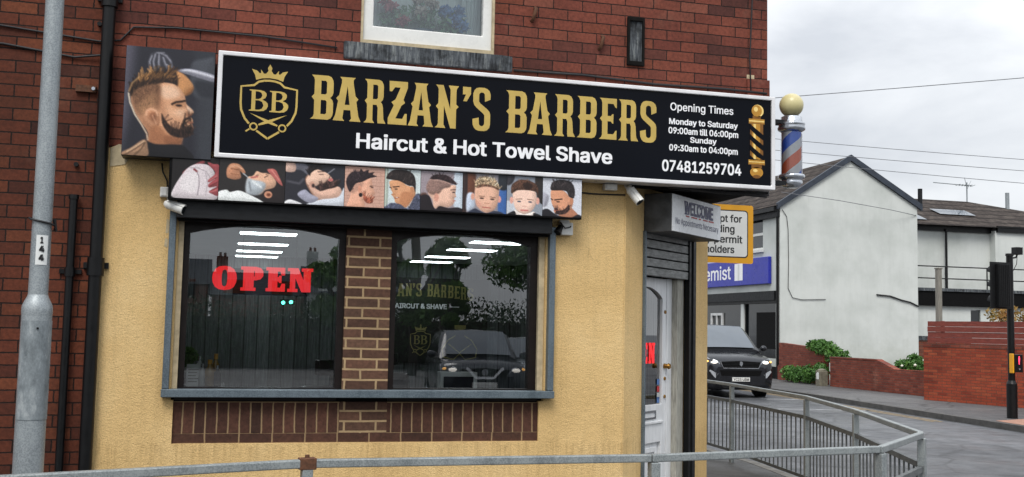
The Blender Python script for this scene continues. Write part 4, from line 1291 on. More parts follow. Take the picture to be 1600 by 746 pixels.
P.blob('1f1a1c', [(250, 170), (270, 140), (320, 105), (400, 115), (415, 140), (350, 148), (300, 190), (285, 225)], 3, 1, .3).ell('c4726c', 505, 258, 26, 18, 3).line('50342c', [(385, 205), (425, 200)], 8, 3).line('3a2622', [(370, 175), (430, 168)], 8, 3)
P.ell('c99a86', 312, 325, 30, 40, 3).ell('2b2224', 325, 335, 15, 22, 4)
P.blob('c9ced6', [(270, 560), (400, 492), (520, 470), (600, 440), (655, 340), (670, 560)], 3).blob('a3a3b4', [(165, 450), (235, 385), (300, 430), (385, 480), (290, 535)], 3).blob('e8e8ea', [(30, 540), (90, 505), (200, 540), (200, 560), (30, 560)], 3)
strip(2, P, 'photo of a reclined bearded man being groomed')
P = Paint(655, 1075, 130, 575, *NXY, 'c9a08f', 14)
for k in range(12):
    P.line('9c7264', [(650, 150 + 38 * k), (1080, 145 + 38 * k)], 4, 2, .7)
    P.line('9c7264', [(690 + (k % 2) * 60, 150 + 38 * k), (690 + (k % 2) * 60, 186 + 38 * k)], 4, 2, .5); P.line('9c7264', [(990 + (k % 2) * 40, 150 + 38 * k), (990 + (k % 2) * 40, 186 + 38 * k)], 4, 2, .5)
P.blob('dfa98f', [(720, 400), (800, 300), (890, 255), (932, 262), (945, 310), (955, 360), (978, 420), (958, 436), (965, 470), (955, 515), (905, 535), (865, 500), (862, 590), (690, 590), (705, 500), (722, 440)], 2)
P.blob('a98070', [(715, 410), (760, 330), (850, 300), (830, 360), (760, 420)], 8, .7, .15)
P.blob('2c2226', [(668, 300), (690, 230), (740, 185), (800, 180), (820, 150), (850, 178), (893, 158), (905, 190), (962, 178), (948, 208), (992, 226), (930, 245), (890, 265), (840, 295), (770, 320), (735, 380), (712, 415), (685, 370)], 2.5, 1, .3)
P.blob('9a5440', [(855, 430), (895, 465), (950, 478), (958, 510), (940, 530), (895, 530), (858, 490)], 3, 1, .2).ell('d2957c', 815, 380, 20, 42, 3).ell('181418', 825, 442, 20, 24, 2).ell('3a2420', 945, 352, 14, 6, 3).line('241a1a', [(920, 340), (955, 335)], 8, 2).line('94483c', [(945, 470), (965, 468)], 8, 3)
strip(3, P, 'photo of a man with messy dark hair against bricks')
P = Paint(1080, 1445, 160, 590, 66, 68, 'cdd8d8', 15)
P.blob('b9c4b8', [(1075, 150), (1110, 150), (1110, 600), (1075, 600)], 3).blob('d39b74', [(1125, 300), (1180, 280), (1240, 285), (1300, 330), (1388, 360), (1392, 440), (1340, 520), (1310, 570), (1240, 560), (1190, 520), (1182, 490), (1165, 460), (1150, 442), (1160, 420), (1140, 380)], 2)
P.blob('b97d58', [(1250, 420), (1330, 400), (1380, 440), (1320, 560), (1240, 545)], 10, .8)
P.blob('2d2625', [(1090, 262), (1118, 205), (1180, 166), (1290, 166), (1368, 208), (1396, 290), (1394, 400), (1370, 340), (1330, 335), (1300, 325), (1230, 290), (1150, 280), (1112, 275)], 2.5, 1, .3)
P.line('2a1c18', [(1165, 358), (1225, 348)], 12, 3).line('2a1c18', [(1130, 362), (1145, 368)], 10, 3).ell('241814', 1195, 378, 18, 6, 3).line('8e4a3c', [(1185, 478), (1225, 468)], 10, 3).line('f0e4da', [(1195, 470), (1215, 466)], 5, 2).ell('c08660', 1358, 375, 18, 36, 3).line('a56e4a', [(1150, 440), (1185, 432)], 9, 4)
P.blob('4a4e60', [(1070, 600), (1110, 560), (1150, 530), (1240, 540), (1320, 575), (1400, 425), (1455, 440), (1455, 610)], 3, 1, .25)
strip(4, P, 'photo of a dark-haired man looking down')
P = Paint(-10, 360, 100, 470, *NXY, '9a8f95', 16)
P.blob('c7d2dc', [(290, 90), (370, 90), (370, 480), (280, 400)], 6).blob('5a4038', [(-20, 330), (40, 310), (60, 400), (-20, 420)], 8)
P.blob('e2b8a2', [(55, 300), (150, 280), (240, 230), (296, 222), (302, 262), (298, 300), (306, 330), (290, 345), (288, 392), (242, 432), (190, 430), (150, 450), (110, 440), (95, 370)], 2)
P.blob('8a6c62', [(38, 270), (60, 190), (120, 175), (235, 195), (250, 240), (190, 260), (150, 310), (80, 320)], 6, .9, .2).blob('2c2022', [(68, 172), (95, 140), (150, 128), (225, 135), (300, 195), (300, 218), (240, 200), (150, 175), (80, 180)], 3, 1, .25)
P.line('c9a597', [(70, 178), (200, 192), (250, 212)], 6, 2, .8).ell('d49a86', 130, 345, 22, 40, 3).ell('2f2020', 282, 290, 13, 6, 3).line('3a2826', [(255, 268), (298, 262)], 7, 3).line('a8605a', [(280, 372), (298, 368)], 8, 3)
P.blob('211c20', [(-20, 350), (60, 330), (100, 420), (125, 455), (160, 425), (240, 440), (330, 430), (370, 480), (-20, 490)], 3)
strip(5, P, 'photo of a boy in profile with slick parted hair')
P = Paint(360, 765, 110, 495, *NXY, '8f8a90', 17)
P.blob('6a4232', [(355, 100), (470, 100), (460, 320), (355, 320)], 6).blob('3a2c2a', [(355, 100), (400, 100), (395, 500), (355, 500)], 4).blob('3f64a0', [(705, 240), (775, 220), (775, 500), (690, 500)], 5).blob('2c3036', [(690, 100), (775, 100), (775, 240), (700, 250)], 5).blob('c5d0e0', [(400, 320), (460, 310), (470, 440), (400, 480)], 6)
P.ell('d9a08c', 452, 338, 18, 34, 3).ell('d99a90', 697, 352, 18, 34, 3)
P.blob('e0b198', [(470, 260), (490, 220), (580, 205), (680, 235), (692, 330), (678, 410), (640, 470), (580, 492), (525, 465), (480, 400)], 2)
P.blob('cf8f80', [(480, 370), (530, 400), (520, 440), (490, 420)], 10, .5).blob('6a4c3c', [(488, 228), (520, 205), (600, 205), (690, 235), (685, 262), (640, 240), (560, 232), (495, 250)], 4, 1, .3)
P.blob('b49a7c', [(468, 230), (478, 180), (510, 145), (565, 132), (640, 150), (685, 195), (698, 250), (678, 235), (600, 212), (520, 212), (480, 250)], 3, 1, .6)
P.ell('3a2824', 535, 350, 20, 8, 3).ell('3a2824', 632, 355, 20, 8, 3).line('70503f', [(510, 330), (560, 330)], 7, 3).line('70503f', [(610, 333), (660, 337)], 7, 3).line('b5685c', [(545, 438), (615, 442)], 11, 3).line('c08a74', [(560, 398), (605, 400)], 8, 4)
P.blob('2f3444', [(400, 500), (470, 455), (510, 470), (580, 495), (650, 470), (720, 480), (720, 510), (400, 510)], 3)
strip(6, P, 'photo of a boy facing forward with spiky fair hair')
P = Paint(765, 1075, 130, 505, 62, 68, '8f959f', 18)
P.blob('2f2b2a', [(1010, 120), (1085, 120), (1085, 380), (1030, 330)], 5).blob('c3c8d0', [(760, 380), (850, 400), (840, 510), (760, 510)], 8).blob('3c3a40', [(765, 125), (830, 125), (810, 200), (765, 220)], 6)
P.ell('e0a596', 806, 368, 16, 34, 3).ell('e0a596', 1034, 362, 16, 34, 3).blob('ecc8b6', [(815, 290), (850, 260), (930, 255), (1010, 270), (1024, 360), (1005, 430), (960, 485), (915, 495), (868, 478), (830, 420)], 2)
P.blob('543a2e', [(803, 300), (802, 230), (830, 190), (880, 162), (950, 165), (1010, 195), (1038, 245), (1034, 310), (1018, 275), (940, 262), (860, 268), (825, 290)], 3, 1, .4).blob('241816', [(900, 200), (960, 190), (990, 230), (930, 260)], 8, .7)
P.ell('4a4e5c', 872, 376, 17, 8, 3).ell('4a4e5c', 968, 376, 17, 8, 3).line('7b5a4c', [(845, 355), (895, 350)], 7, 3).line('7b5a4c', [(945, 350), (995, 355)], 7, 3).line('c9706c', [(890, 460), (948, 460)], 13, 3).line('d7a898', [(900, 420), (940, 420)], 8, 4)
P.blob('efe2da', [(835, 460), (870, 480), (920, 498), (970, 480), (1005, 470), (1010, 515), (835, 515)], 3).blob('1d1b1e', [(765, 505), (830, 470), (842, 515), (765, 520)], 3).blob('1d1b1e', [(1000, 480), (1060, 500), (1060, 520), (1005, 520)], 3)
strip(7, P, 'photo of a boy facing forward with brown hair')
P = Paint(1075, 1430, 155, 520, 68, 68, 'cfd2da', 19)
P.blob('a9a9b4', [(1075, 300), (1130, 330), (1110, 420), (1075, 420)], 6).blob('b67c60', [(1310, 410), (1350, 440), (1412, 525), (1235, 525), (1240, 480)], 3)
P.blob('d29676', [(1150, 272), (1220, 262), (1280, 280), (1320, 330), (1352, 350), (1350, 400), (1315, 470), (1240, 497), (1190, 488), (1176, 465), (1182, 445), (1170, 425), (1152, 370)], 2).ell('c08464', 1338, 360, 17, 36, 3)
P.blob('2e2829', [(1143, 245), (1158, 200), (1200, 172), (1255, 164), (1330, 182), (1366, 250), (1362, 330), (1340, 335), (1312, 320), (1290, 275), (1240, 268), (1180, 272), (1150, 268)], 2.5, 1, .35)
P.blob('3a2724', [(1180, 447), (1205, 440), (1230, 462), (1280, 440), (1312, 400), (1322, 440), (1290, 485), (1230, 502), (1188, 492), (1195, 472)], 3, 1, .25).line('241a18', [(1185, 362), (1250, 350)], 11, 3).line('241a18', [(1150, 352), (1165, 362)], 9, 3).ell('241a18', 1215, 378, 17, 6, 3).line('8c4c40', [(1185, 462), (1215, 460)], 8, 3)
P.blob('211f24', [(1070, 470), (1120, 450), (1180, 490), (1240, 515), (1330, 525), (1400, 490), (1415, 530), (1070, 530)], 3)
strip(8, P, 'photo of a bearded man glancing sideways')

# lit WELCOME box over the door
OFF = .25
wb = thing('welcome_light_box', 'small white WELCOME light box over the corner door', 'light box', tuple(fp(CF, .81, 2.48, .13)))
mb = MB(); mb.fbox(CF, .312, 1.31, 2.480, 2.786, .006, .245, 'dirty_box'); mb.build('casing', wb, bevel=.004)
mb = MB(); mb.fbox(CF, .316, 1.306, 2.487, 2.779, .245, .2505, 'light_face'); mb.build('face_panel', wb)
mb = MB()
text(mb, CF, 'WELCOME', .54, 1.14, 2.640, .105, .2520, 'letter_blue', .035)
for k, ch in enumerate((.545, .66, .735, .80, .875, .965, 1.06)):         # slab feet of the letters
    mb.flat(CF, [rect(ch, 2.638, ch + .06, 2.650)], .2522, 'letter_blue'); mb.flat(CF, [rect(ch - .003, 2.735, ch + .065, 2.747)], .2522, 'letter_blue')
for a, b in ((.57, .64), (.68, .80), (.83, .88), (.92, 1.02), (1.04, 1.15)):
    mb.flat(CF, [rect(a, 2.620, b, 2.632)], .2520, 'letter_red')
text(mb, CF, 'No Appointments Necessary', .375, 1.255, 2.548, .050, .2520, 'letter_blue', .0)
mb.build('lettering', wb)

# lit OPEN sign behind the glass
og = thing('open_sign', 'red lit OPEN sign hanging behind the left shop window', 'sign', (.28, .16, 1.84))
FO = frame((0, .16, 0), (1, 0, 0), (0, 0, 1))
mb = MB(); mb.fbox(FO, .06, .60, 1.895, 2.085, -.03, -.01, 'black_matt'); mb.build('backing_board', og, bevel=.004)
mb = MB()
for g_, u0, u1 in (('fO', -.085, .085), ('fP', .112, .268), ('fE', .288, .423), ('fN', .440, .620)):
    xs = GL[g_]; a = min(p[0] for p in xs[0]); b = max(p[0] for p in xs[0])
    mb.prism(FO, [[(u0 + (x - a) / (b - a) * (u1 - u0), 1.925 + y / 100 * .172) for x, y in lp] for lp in xs], -.01, .008, 'open_red')
mb.build('lettering', og)
mb = MB()
for x_ in (.415, .470):
    mb.cyl((x_, .17, 1.846 + (x_ - .415) * .1), (x_, .14, 1.846 + (x_ - .415) * .1), .012, n=12, m='led_green')
mb.fbox(FO, .39, .50, 1.832, 1.870, -.03, -.012, 'black'); mb.build('indicator', og)
for x_ in (.12, .5):
    mb = MB(); mb.cyl((x_, .18, 2.1), (x_, .18, 2.55), .003, n=6, m='cable'); mb.build('hanging_wire', og)

# ------------------------------------------------------------------ things fixed to the shop
def cctv(loc, aim, label):
    t = thing('security_camera', label, 'security camera', loc)
    p = Vector(loc); d = Vector(aim).normalized()
    mb = MB(); mb.cyl(p + Vector((0, .05, 0)), p + Vector((0, .035, 0)), .035, .03, 16, 'offwhite_plastic')
    mb.tube([p + Vector((0, .04, 0)), p + Vector((0, -.01, -.01)), p + Vector((0, -.035, -.045)), p + d * .03 + Vector((0, -.035, -.055))], .012, 'offwhite_plastic'); mb.build('bracket', t)
    q = p + Vector((0, -.04, -.06))
    mb = MB(); mb.cyl(q - d * .02, q + d * .105, .033, .036, 18, 'offwhite_plastic'); mb.cyl(q - d * .045, q - d * .02, .018, .033, 18, 'offwhite_plastic')
    up_ = Vector((0, 0, 1)); sd_ = d.cross(up_).normalized(); u_ = sd_.cross(d)
    mb.add([q + d * (L_ * .13 - .02) + sd_ * (.040 * math.sin(R(a_))) + u_ * (.040 * math.cos(R(a_))) for L_ in (0, 1) for a_ in (-60, -30, 0, 30, 60)], [(i, i + 1, i + 6, i + 5) for i in range(4)], 'offwhite_plastic')
    mb.build('housing', t)
    mb = MB(); mb.cyl(q + d * .104, q + d * .108, .028, .028, 16, 'dark_glass'); mb.build('lens', t)
    return t
cctv((-.375, -.06, 2.545), (.85, -.40, -.32), 'white bullet security camera at the upper left corner of the shop windows')
cctv((2.985, -.05, 2.815), (.45, -.45, -.75), 'white bullet security camera pointing down near the corner door, under the sign end')
def jbox(x0, x1, z0, z1, d, label):
    t = thing('junction_box', label, 'junction box', ((x0 + x1) / 2, -d / 2, z0))
    mb = MB(); mb.fbox(FR, x0, x1, z0, z1, .012, d, 'offwhite_plastic'); mb.build('casing', t, bevel=.005)
    mb = MB(); mb.fbox(FR, x0 + .008, x1 - .008, z0 + .008, z1 - .008, d, d + .006, 'offwhite_plastic'); mb.build('cover', t, bevel=.003)
jbox(-.452, -.398, 2.545, 2.615, .05, 'small white junction box beside the left end of the photo strip')
jbox(2.775, 2.875, 2.765, 2.815, .075, 'small white junction box tucked under the long sign above bare roughcast')
t = thing('security_light', 'white wall floodlight with a black sensor at the upper right corner of the shop windows', 'floodlight', (2.46, -.05, 2.40))
mb = MB(); mb.fbox(FR, 2.432, 2.525, 2.405, 2.50, .012, .07, 'offwhite_plastic'); mb.fbox(FR, 2.425, 2.50, 2.495, 2.52, .012, .06, 'offwhite_plastic'); mb.build('casing', t, bevel=.005)
mb = MB(); mb.cyl((2.43, -.06, 2.47), (2.395, -.085, 2.415), .022, .028, 14, 'black'); mb.build('sensor', t)
mb = MB(); mb.tube([(2.42, -.075, 2.50), (2.455, -.085, 2.455), (2.50, -.075, 2.465), (2.52, -.05, 2.49)], .005, 'cable'); mb.build('flex', t)

bp = thing('barber_pole', 'blue, white and red striped barber pole with a yellowed globe on the shop corner', 'barber pole', (4.43, .05, 2.88))
X, Y = 4.43, .05
mb = MB(); mb.lathe((X, Y, 0), [(0, 2.885), (.06, 2.885), (.085, 2.905), (.088, 2.935), (.08, 2.945), (.104, 2.955), (.108, 2.975), (.104, 2.99), (.07, 2.995), (.07, 3.0), (0, 3.0)], 'chrome'); mb.build('base_cap', bp)
mb = MB(); mb.lathe((X, Y, 0), [(0, 3.335), (.072, 3.335), (.098, 3.352), (.11, 3.36), (.113, 3.375), (.104, 3.392), (.11, 3.40), (.11, 3.412), (.09, 3.42), (.086, 3.425), (.086, 3.465), (.07, 3.474), (0, 3.474)], 'chrome'); mb.build('top_cap', bp)
mbs = MB(); mbs.lathe((X, Y, 0), [(.079, 2.995), (.079, 3.337)], 'stripes', 32); mbs.build('striped_cylinder', bp)
mb = MB(); mb.lathe((X, Y, 0), [(.087, 2.995), (.087, 3.337)], 'tube', 32); mb.build('glass_tube', bp)
mb = MB(); mb.ball((X, Y, 3.566), .098, .098, .098, 'globe', 28, 18); mb.build('globe', bp)
mb = MB(); mb.box((4.184, .0, 2.90), (4.35, .10, 2.93), 'charcoal'); mb.build('wall_bracket', bp); mb = MB(); mb.box((4.184, .0, 3.40), (4.34, .10, 3.43), 'charcoal'); mb.build('wall_bracket', bp)

# ------------------------------------------------------------------ lamp post
LX, LY = -.97, -1.45
lp = thing('lamp_post', 'galvanised lamp post numbered 144 in front of the bare brick', 'lamp post', (LX, LY, 0))
mb = MB(); mb.cyl((LX, LY, -.1), (LX, LY, 1.71), .077, .077, 32, 'galv', caps=False)
mb.lathe((LX, LY, 0), [(.077, 1.71), (.079, 1.735), (.077, 1.765), (.066, 1.79), (.056, 1.81), (.0505, 1.825)], 'galv', 32); mb.build('base_column', lp)
mb = MB(); mb.cyl((LX, LY, 1.82), (LX, LY, 6.0), .0505, .045, 28, 'galv', caps=False); mb.build('shaft', lp)
def curved(mb, a0, a1, z0, z1, r, m, n=14):
    """a curved plate on the post; angles measured from straight at the road, in degrees"""
    P_ = [(LX + r * math.sin(R(a0 + (a1 - a0) * i / n)), LY - r * math.cos(R(a0 + (a1 - a0) * i / n))) for i in range(n + 1)]
    mb.add([(x, y, z0) for x, y in P_] + [(x, y, z1) for x, y in P_], [(i, i + 1, n + 2 + i, n + 1 + i) for i in range(n)], m, True)
    Q_ = [(LX + (r - .004) * math.sin(R(a0 + (a1 - a0) * i / n)), LY - (r - .004) * math.cos(R(a0 + (a1 - a0) * i / n))) for i in range(n + 1)]
    for z_ in (z0, z1):
        mb.add([(x, y, z_) for x, y in P_] + [(x, y, z_) for x, y in Q_], [(i, i + 1, n + 2 + i, n + 1 + i) for i in range(n)], 'black_matt')
mb = MB(); curved(mb, -52, 88, 1.16, 1.685, .0805, 'galv_door'); mb.cyl((LX + .02, LY - .075, 1.645), (LX + .02, LY - .084, 1.645), .006, n=10, m='black'); mb.build('access_door', lp)
mb = MB(); curved(mb, -18, 50, 1.985, 2.145, .0525, 'sign_white'); 
A0 = 15.
fr = frame((LX + .0535 * math.sin(R(A0)), LY - .0535 * math.cos(R(A0)), 0), (math.cos(R(A0)), math.sin(R(A0)), 0), (0, 0, 1))
plate = mb.build('number_plate', lp)
mb = MB()
for ch, z_ in (('1', 2.100), ('4', 2.053), ('4', 2.006)):
    text(mb, fr, ch, -.010 if ch == '1' else -.014, .006 if ch == '1' else .014, z_, .036, .001, 'letter_black', .05)
mb.build('lettering', plate)
mb = MB(); mb.tube([(LX - .066, LY, 2.24), (LX - .05, LY - .04, 2.23), (LX, LY - .06, 2.22), (LX + .05, LY - .04, 2.21), (LX + .068, LY, 2.20), (LX + .06, LY + .03, 2.18)], .006, 'cable') ; mb.cyl((LX + .062, LY - .01, 2.235), (LX + .075, LY - .01, 2.17), .010, .006, 8, 'black'); mb.build('cable_tie', lp)

# ------------------------------------------------------------------ guard rails along the kerb
def guard(name, label, pts, posts, panel_top, mat_h, mat_b, rusty=()):
    t = thing('guard_rail', label, 'guard rail', (pts[0][0], pts[0][1], 0))
    for i in range(len(pts) - 1):
        a = Vector((*pts[i], 0)); b = Vector((*pts[i + 1], 0)); L_ = (b - a).length
        fr = frame(a, b - a, (0, 0, 1))
        mb = MB(); mb.fbox(fr, -.018, L_ - .022, .992, 1.034, -.021, .021, mat_h); mb.build('handrail', t, bevel=.006)
        mb = MB()
        mb.fbox(fr, .03, L_ - .03, panel_top - .04, panel_top, -.016, .016, mat_b)
        mb.fbox(fr, .03, L_ - .03, .14, .175, -.016, .016, mat_b)
        nb = max(3, round((L_ - .06) / .14))
        for k in range(1, nb):
            u = .03 + (L_ - .06) * k / nb
            mb.cyl(fp(fr, u, .175, 0), fp(fr, u, panel_top - .04, 0), .0085, n=6, m=mat_b, caps=False)
        mb.build('bar_panel', t)
    for i, p in enumerate(pts):
        if i not in posts:
            continue
        a = pts[max(i - 1, 0)]; b = pts[min(i + 1, len(pts) - 1)]
        fr = frame((*p, 0), (b[0] - a[0], b[1] - a[1], 0), (0, 0, 1))
        mb = MB(); mb.fbox(fr, -.027, .027, -.1, .99, -.027, .027, mat_h); post = mb.build('post', t, bevel=.005)
        if i in rusty:
            mb = MB(); mb.fbox(fr, -.042, .042, .984, 1.041, -.027, .029, 'rust'); mb.cyl(fp(fr, 0, 1.04, 0), fp(fr, 0, 1.055, 0), .012, n=8, m='rust'); mb.build('clamp', post, bevel=.004)
        elif i == 2 and rusty:
            mb = MB(); mb.fbox(fr, -.010, .010, 1.034, 1.056, -.012, .012, 'black'); mb.build('clamp', post, bevel=.003)
    return t
NEAR = [(-5.0, -3.12), (-3.0, -3.05), (-.95, -2.74), (.431, -2.29), (2.288, -2.243), (3.88, -1.963), (4.755, -1.154)]
guard('near', 'galvanised guard rail running along the kerb in front of the shop windows', NEAR, (0, 1, 2, 3, 4, 5, 6), .80, 'rail', 'rail_dark', (3,))
SIDE = [(4.78, -1.10), (5.556, .892), (6.147, 2.741), (6.523, 5.25), (6.66, 7.25), (6.72, 9.25), (6.76, 11.25)]
guard('side', 'galvanised guard rail with close upright bars, curving away up the side street', SIDE, (1, 2, 3, 4, 5, 6), .82, 'rail', 'rail_dark')

# ------------------------------------------------------------------ loading sign
LS = thing('loading_sign', 'yellow-backed traffic plate about loading and permit holders behind the shop corner', 'traffic sign', (6.02, 5.26, 0))
FS = frame((0, 5.2, 0), (1, 0, 0), (0, 0, 1))
def rrect(u0, v0, u1, v1, r, n=5):
    o = []
    for cx_, cy_, a0 in ((u1 - r, v0 + r, -90), (u1 - r, v1 - r, 0), (u0 + r, v1 - r, 90), (u0 + r, v0 + r, 180)):
        o += [(cx_ + r * math.cos(R(a0 + 90 * i / n)), cy_ + r * math.sin(R(a0 + 90 * i / n))) for i in range(n + 1)]
    return o
mb = MB(); mb.prism(FS, [rrect(5.86, 2.615, 6.80, 3.395, .03)], 0, .004, 'yellow_sign'); mb.build('backing_board', LS)
mb = MB(); mb.flat(FS, [rrect(5.93, 2.69, 6.725, 3.325, .05)], .0055, 'letter_black'); mb.flat(FS, [rrect(5.945, 2.705, 6.71, 3.31, .04)], .007, 'sign_white'); mb.build('plate', LS)
mb = MB()
text(mb, FS, 'Except for', 6.02, 6.634, 3.160, .098, .0085, 'letter_black', .018)
text(mb, FS, 'loading', 6.10, 6.525, 3.022, .098, .0085, 'letter_black', .018)
text(mb, FS, 'by permit', 6.03, 6.640, 2.884, .098, .0085, 'letter_black', .018)
text(mb, FS, 'holders', 6.10, 6.522, 2.748, .098, .0085, 'letter_black', .018)
mb.build('lettering', LS)
mb = MB(); mb.cyl((6.02, 5.26, -.1), (6.02, 5.26, 3.45), .038, n=16, m='galv'); mb.build('post', LS)

# ------------------------------------------------------------------ chemist and rear block across the side street
ch = thing('chemist_shop', 'white rendered gable-end house with a blue chemist shop sign across the side street', 'shop', (20, 28.3, 0))
HX0, HX1, HY0, HY1, HE, HR = 20.1, 26.06, 28.3, 44.0, 6.55, 8.46
FG = frame((0, HY0, 0), (1, 0, 0), (0, 0, 1))
mb = MB()
mb.prism(FG, [[(HX0, -.1), (HX1, -.1), (HX1, 6.70), (23.10, HR), (HX0, HE - .1)]], -.25, 0, 'whitewall'); mb.build('gable_wall', ch)
FF = frame((HX0, 0, 0), (0, -1, 0), (0, 0, 1))       # front, faces the side street; u = -y
mb = MB()
mb.prism(FF, [rect(-HY1, -.1, -HY0 - .251, HE - .1), rect(-31.2, .75, -28.62, 2.95), rect(-40, .75, -31.45, 2.95), rect(-30.9, 4.93, -29.62, 6.2), rect(-36.5, 4.93, -35.2, 6.2)], -.25, 0, 'whitewall')
mb.box((HX0, HY1 - .25, -.1), (HX1, HY1, HE - .2), 'whitewall'); mb.box((HX1 - .25, HY0 + .26, -.1), (HX1, HY1 - .26, 6.5), 'whitewall')
mb.build('wall', ch)
mb = MB()
mb.add([(19.92, HY0 - .08, 6.50), (23.10, HY0 - .08, 8.56), (23.10, HY1 + .1, 8.56), (19.92, HY1 + .1, 6.50), (26.22, HY0 - .08, 6.72), (26.22, HY1 + .1, 6.72)], [(0, 1, 2, 3), (1, 4, 5, 2)], 'slate')
mb.build('roof', ch)
mb = MB()
for a, b in (((19.96, 6.36), (23.10, 8.38)), ((23.10, 8.38), (26.24, 6.60))):
    dx, dz = b[0] - a[0], b[1] - a[1]
    mb.prism(FG, [[a, (b[0], b[1]), (b[0], b[1] + .24), (a[0], a[1] + .24)]], -.05, .10, 'verge')
mb.build('verge_board', ch)
mb = MB(); mb.box((19.84, HY0 + .02, 6.30), (20.06, HY1, 6.46), 'black'); mb.box((19.97, HY0 + .02, 6.08), (20.095, HY1, 6.295), 'charcoal'); mb.build('gutter', ch)
mb = MB(); mb.cyl((20.045, 28.40, .0), (20.045, 28.40, 6.3), .052, n=12, m='black'); mb.build('drainpipe', ch)
mb = MB(); mb.fbox(FF, -36.0, -28.94, 3.58, 4.62, .004, .14, 'blue'); fas = mb.build('fascia_sign', ch, bevel=.02)
mb = MB(); text(mb, FF, 'chemist', -35.6, -32.05, 3.86, .56, .143, 'letter_white', .012); mb.build('lettering', fas)
mb = MB(); mb.flat(FF, [rect(-31.72, 3.78, -31.02, 4.46)], .1435, 'letter_white')
mb.flat(FF, [[(-31.45, 3.80), (-31.30, 3.80), (-31.30, 4.44), (-31.45, 4.44)]], .145, 'sign_white'); mb.build('emblem', fas)
mb = MB(); mb.fbox(FF, -40.2, -28.55, 2.95, 3.30, .004, .12, 'charcoal'); mb.fbox(FF, -40.2, -28.55, 2.84, 2.95, -.12, .02, 'black'); mb.build('shop_beam', ch)
for u0, u1 in ((-31.2, -28.62), (-40, -31.45)):
    mb = MB(); mb.prism(FF, [rect(u0, .75, u1, 2.95), rect(u0 + .08, .85, u1 - .08, 2.84)] , -.2, -.06, 'black'); sf = mb.build('shop_front', ch)
    mb = MB(); mb.flat(FF, [rect(u0 + .07, .84, u1 - .07, 2.85)], -.12, 'dark_glass'); mb.build('glass', sf)
    mb = MB()
    if u0 < -32:
        mb.prism(FF, [rect(-34.3, .86, -33.2, 2.5), rect(-34.2, .95, -33.78, 2.4), rect(-33.72, .95, -33.3, 2.4)], -.12, -.05, 'white'); mb.build('door_frame', sf)
    else:
        mb.fbox(FF, -30.3, -28.75, 1.1, 2.5, -.12, -.09, 'black_matt'); mb.build('blind', sf)
mb = MB(); mb.fbox(FF, -40.2, -28.36, -.1, .45, .004, .06, 'black_matt'); mb.build('plinth', ch)
for u0, u1 in ((-30.9, -29.62), (-36.5, -35.2)):
    mb = MB(); mb.prism(FF, [rect(u0, 4.93, u1, 6.2), rect(u0 + .08, 5.02, u1 - .08, 5.50), rect(u0 + .08, 5.60, u1 - .08, 6.12)], -.16, -.08, 'upvc'); uw = mb.build('window', ch)
    mb = MB(); mb.flat(FF, [rect(u0 + .07, 5.0, u1 - .07, 6.13)], -.12, 'car_glass'); mb.build('glass', uw)
    mb = MB(); mb.fbox(FF, u0 - .08, u1 + .08, 4.83, 4.93, .0, .08, 'white'); mb.build('sill', uw)
mb = MB()
mb.tube([(20.18, 28.27, 6.35), (20.36, 28.27, 6.1), (20.42, 28.27, 5.6), (20.44, 28.27, 4.4), (20.42, 28.27, 3.4), (20.60, 28.27, 3.05), (21.0, 28.27, 2.98), (21.5, 28.27, 3.0), (22.0, 28.27, 3.02)], .012, 'cable'); mb.build('wall_cable', ch); mb = MB()
mb.tube([(24.2, 28.26, 3.26), (24.8, 28.26, 3.22), (25.3, 28.26, 3.08), (25.7, 28.26, 3.0), (26.04, 28.26, 2.86)], .028, 'cable')
mb.build('wall_cable', ch)
mb = MB(); mb.tube([(20.1, 28.2, 7.0), (22.2, 27.6, 6.72), (24.6, 27.9, 6.52), (26.0, 28.28, 6.40)], .012, 'cable_grey'); mb.build('service_wire', ch)

FLX = 29.62
ra = thing('rear_block', 'white flat-topped extension with a walkway railing and dark tiled roof beside the gable', 'building', (26.2, 29.0, 0))
FA = frame((0, 28.9, 0), (1, 0, 0), (0, 0, 1)); FB = frame((0, 30.6, 0), (1, 0, 0), (0, 0, 1))
mb = MB()
mb.prism(FA, [rect(26.1, -.1, 38, 2.92), rect(28.92, 2.30, 29.38, 2.80)], -.25, 0, 'whitewall')
mb.prism(FB, [rect(26.1, 3.45, 31.25, 6.15)], -.25, 0, 'whitewall'); mb.prism(FB, [rect(31.25, 3.45, 40, 6.2)], -.25, .35, 'whitewall')
mb.box((37.7, 29.16, -.1), (38, 40, 2.9), 'whitewall'); mb.box((39.7, 30.86, 2.9), (40, 40, 6.1), 'whitewall')
mb.build('wall', ra)
mb = MB(); mb.fbox(FA, 28.93, 29.37, 2.31, 2.79, -.15, -.05, 'dark_glass'); mb.build('window', ra)
mb = MB(); mb.box((26.1, 28.75, 2.93), (38.1, 28.895, 3.50), 'black_matt'); mb.box((26.1, 28.9, 2.93), (38, 30.6, 3.46), 'soffit'); mb.box((26.1, 28.7, 3.50), (38.1, 28.95, 3.62), 'stone'); mb.build('flat_roof', ra)
mb = MB(); mb.fbox(FB, 26.07, 31.3, 6.10, 6.36, .0, .12, 'black'); mb.fbox(FB, 31.3, 40, 6.14, 6.40, .352, .46, 'black'); mb.build('gutter', ra)
mb = MB()
ry0, ry1, rr_ = 30.1, 34.2, 7.95
mb.add([(26.0, ry0, 6.30), (40.2, ry0, 6.36), (33.0, ry1, rr_), (26.0, ry1, rr_), (40.2, 38.5, 6.36), (26.0, 38.5, 6.3)], [(0, 1, 2, 3), (1, 4, 2), (2, 4, 5, 3)], 'slate')
mb.build('roof', ra)
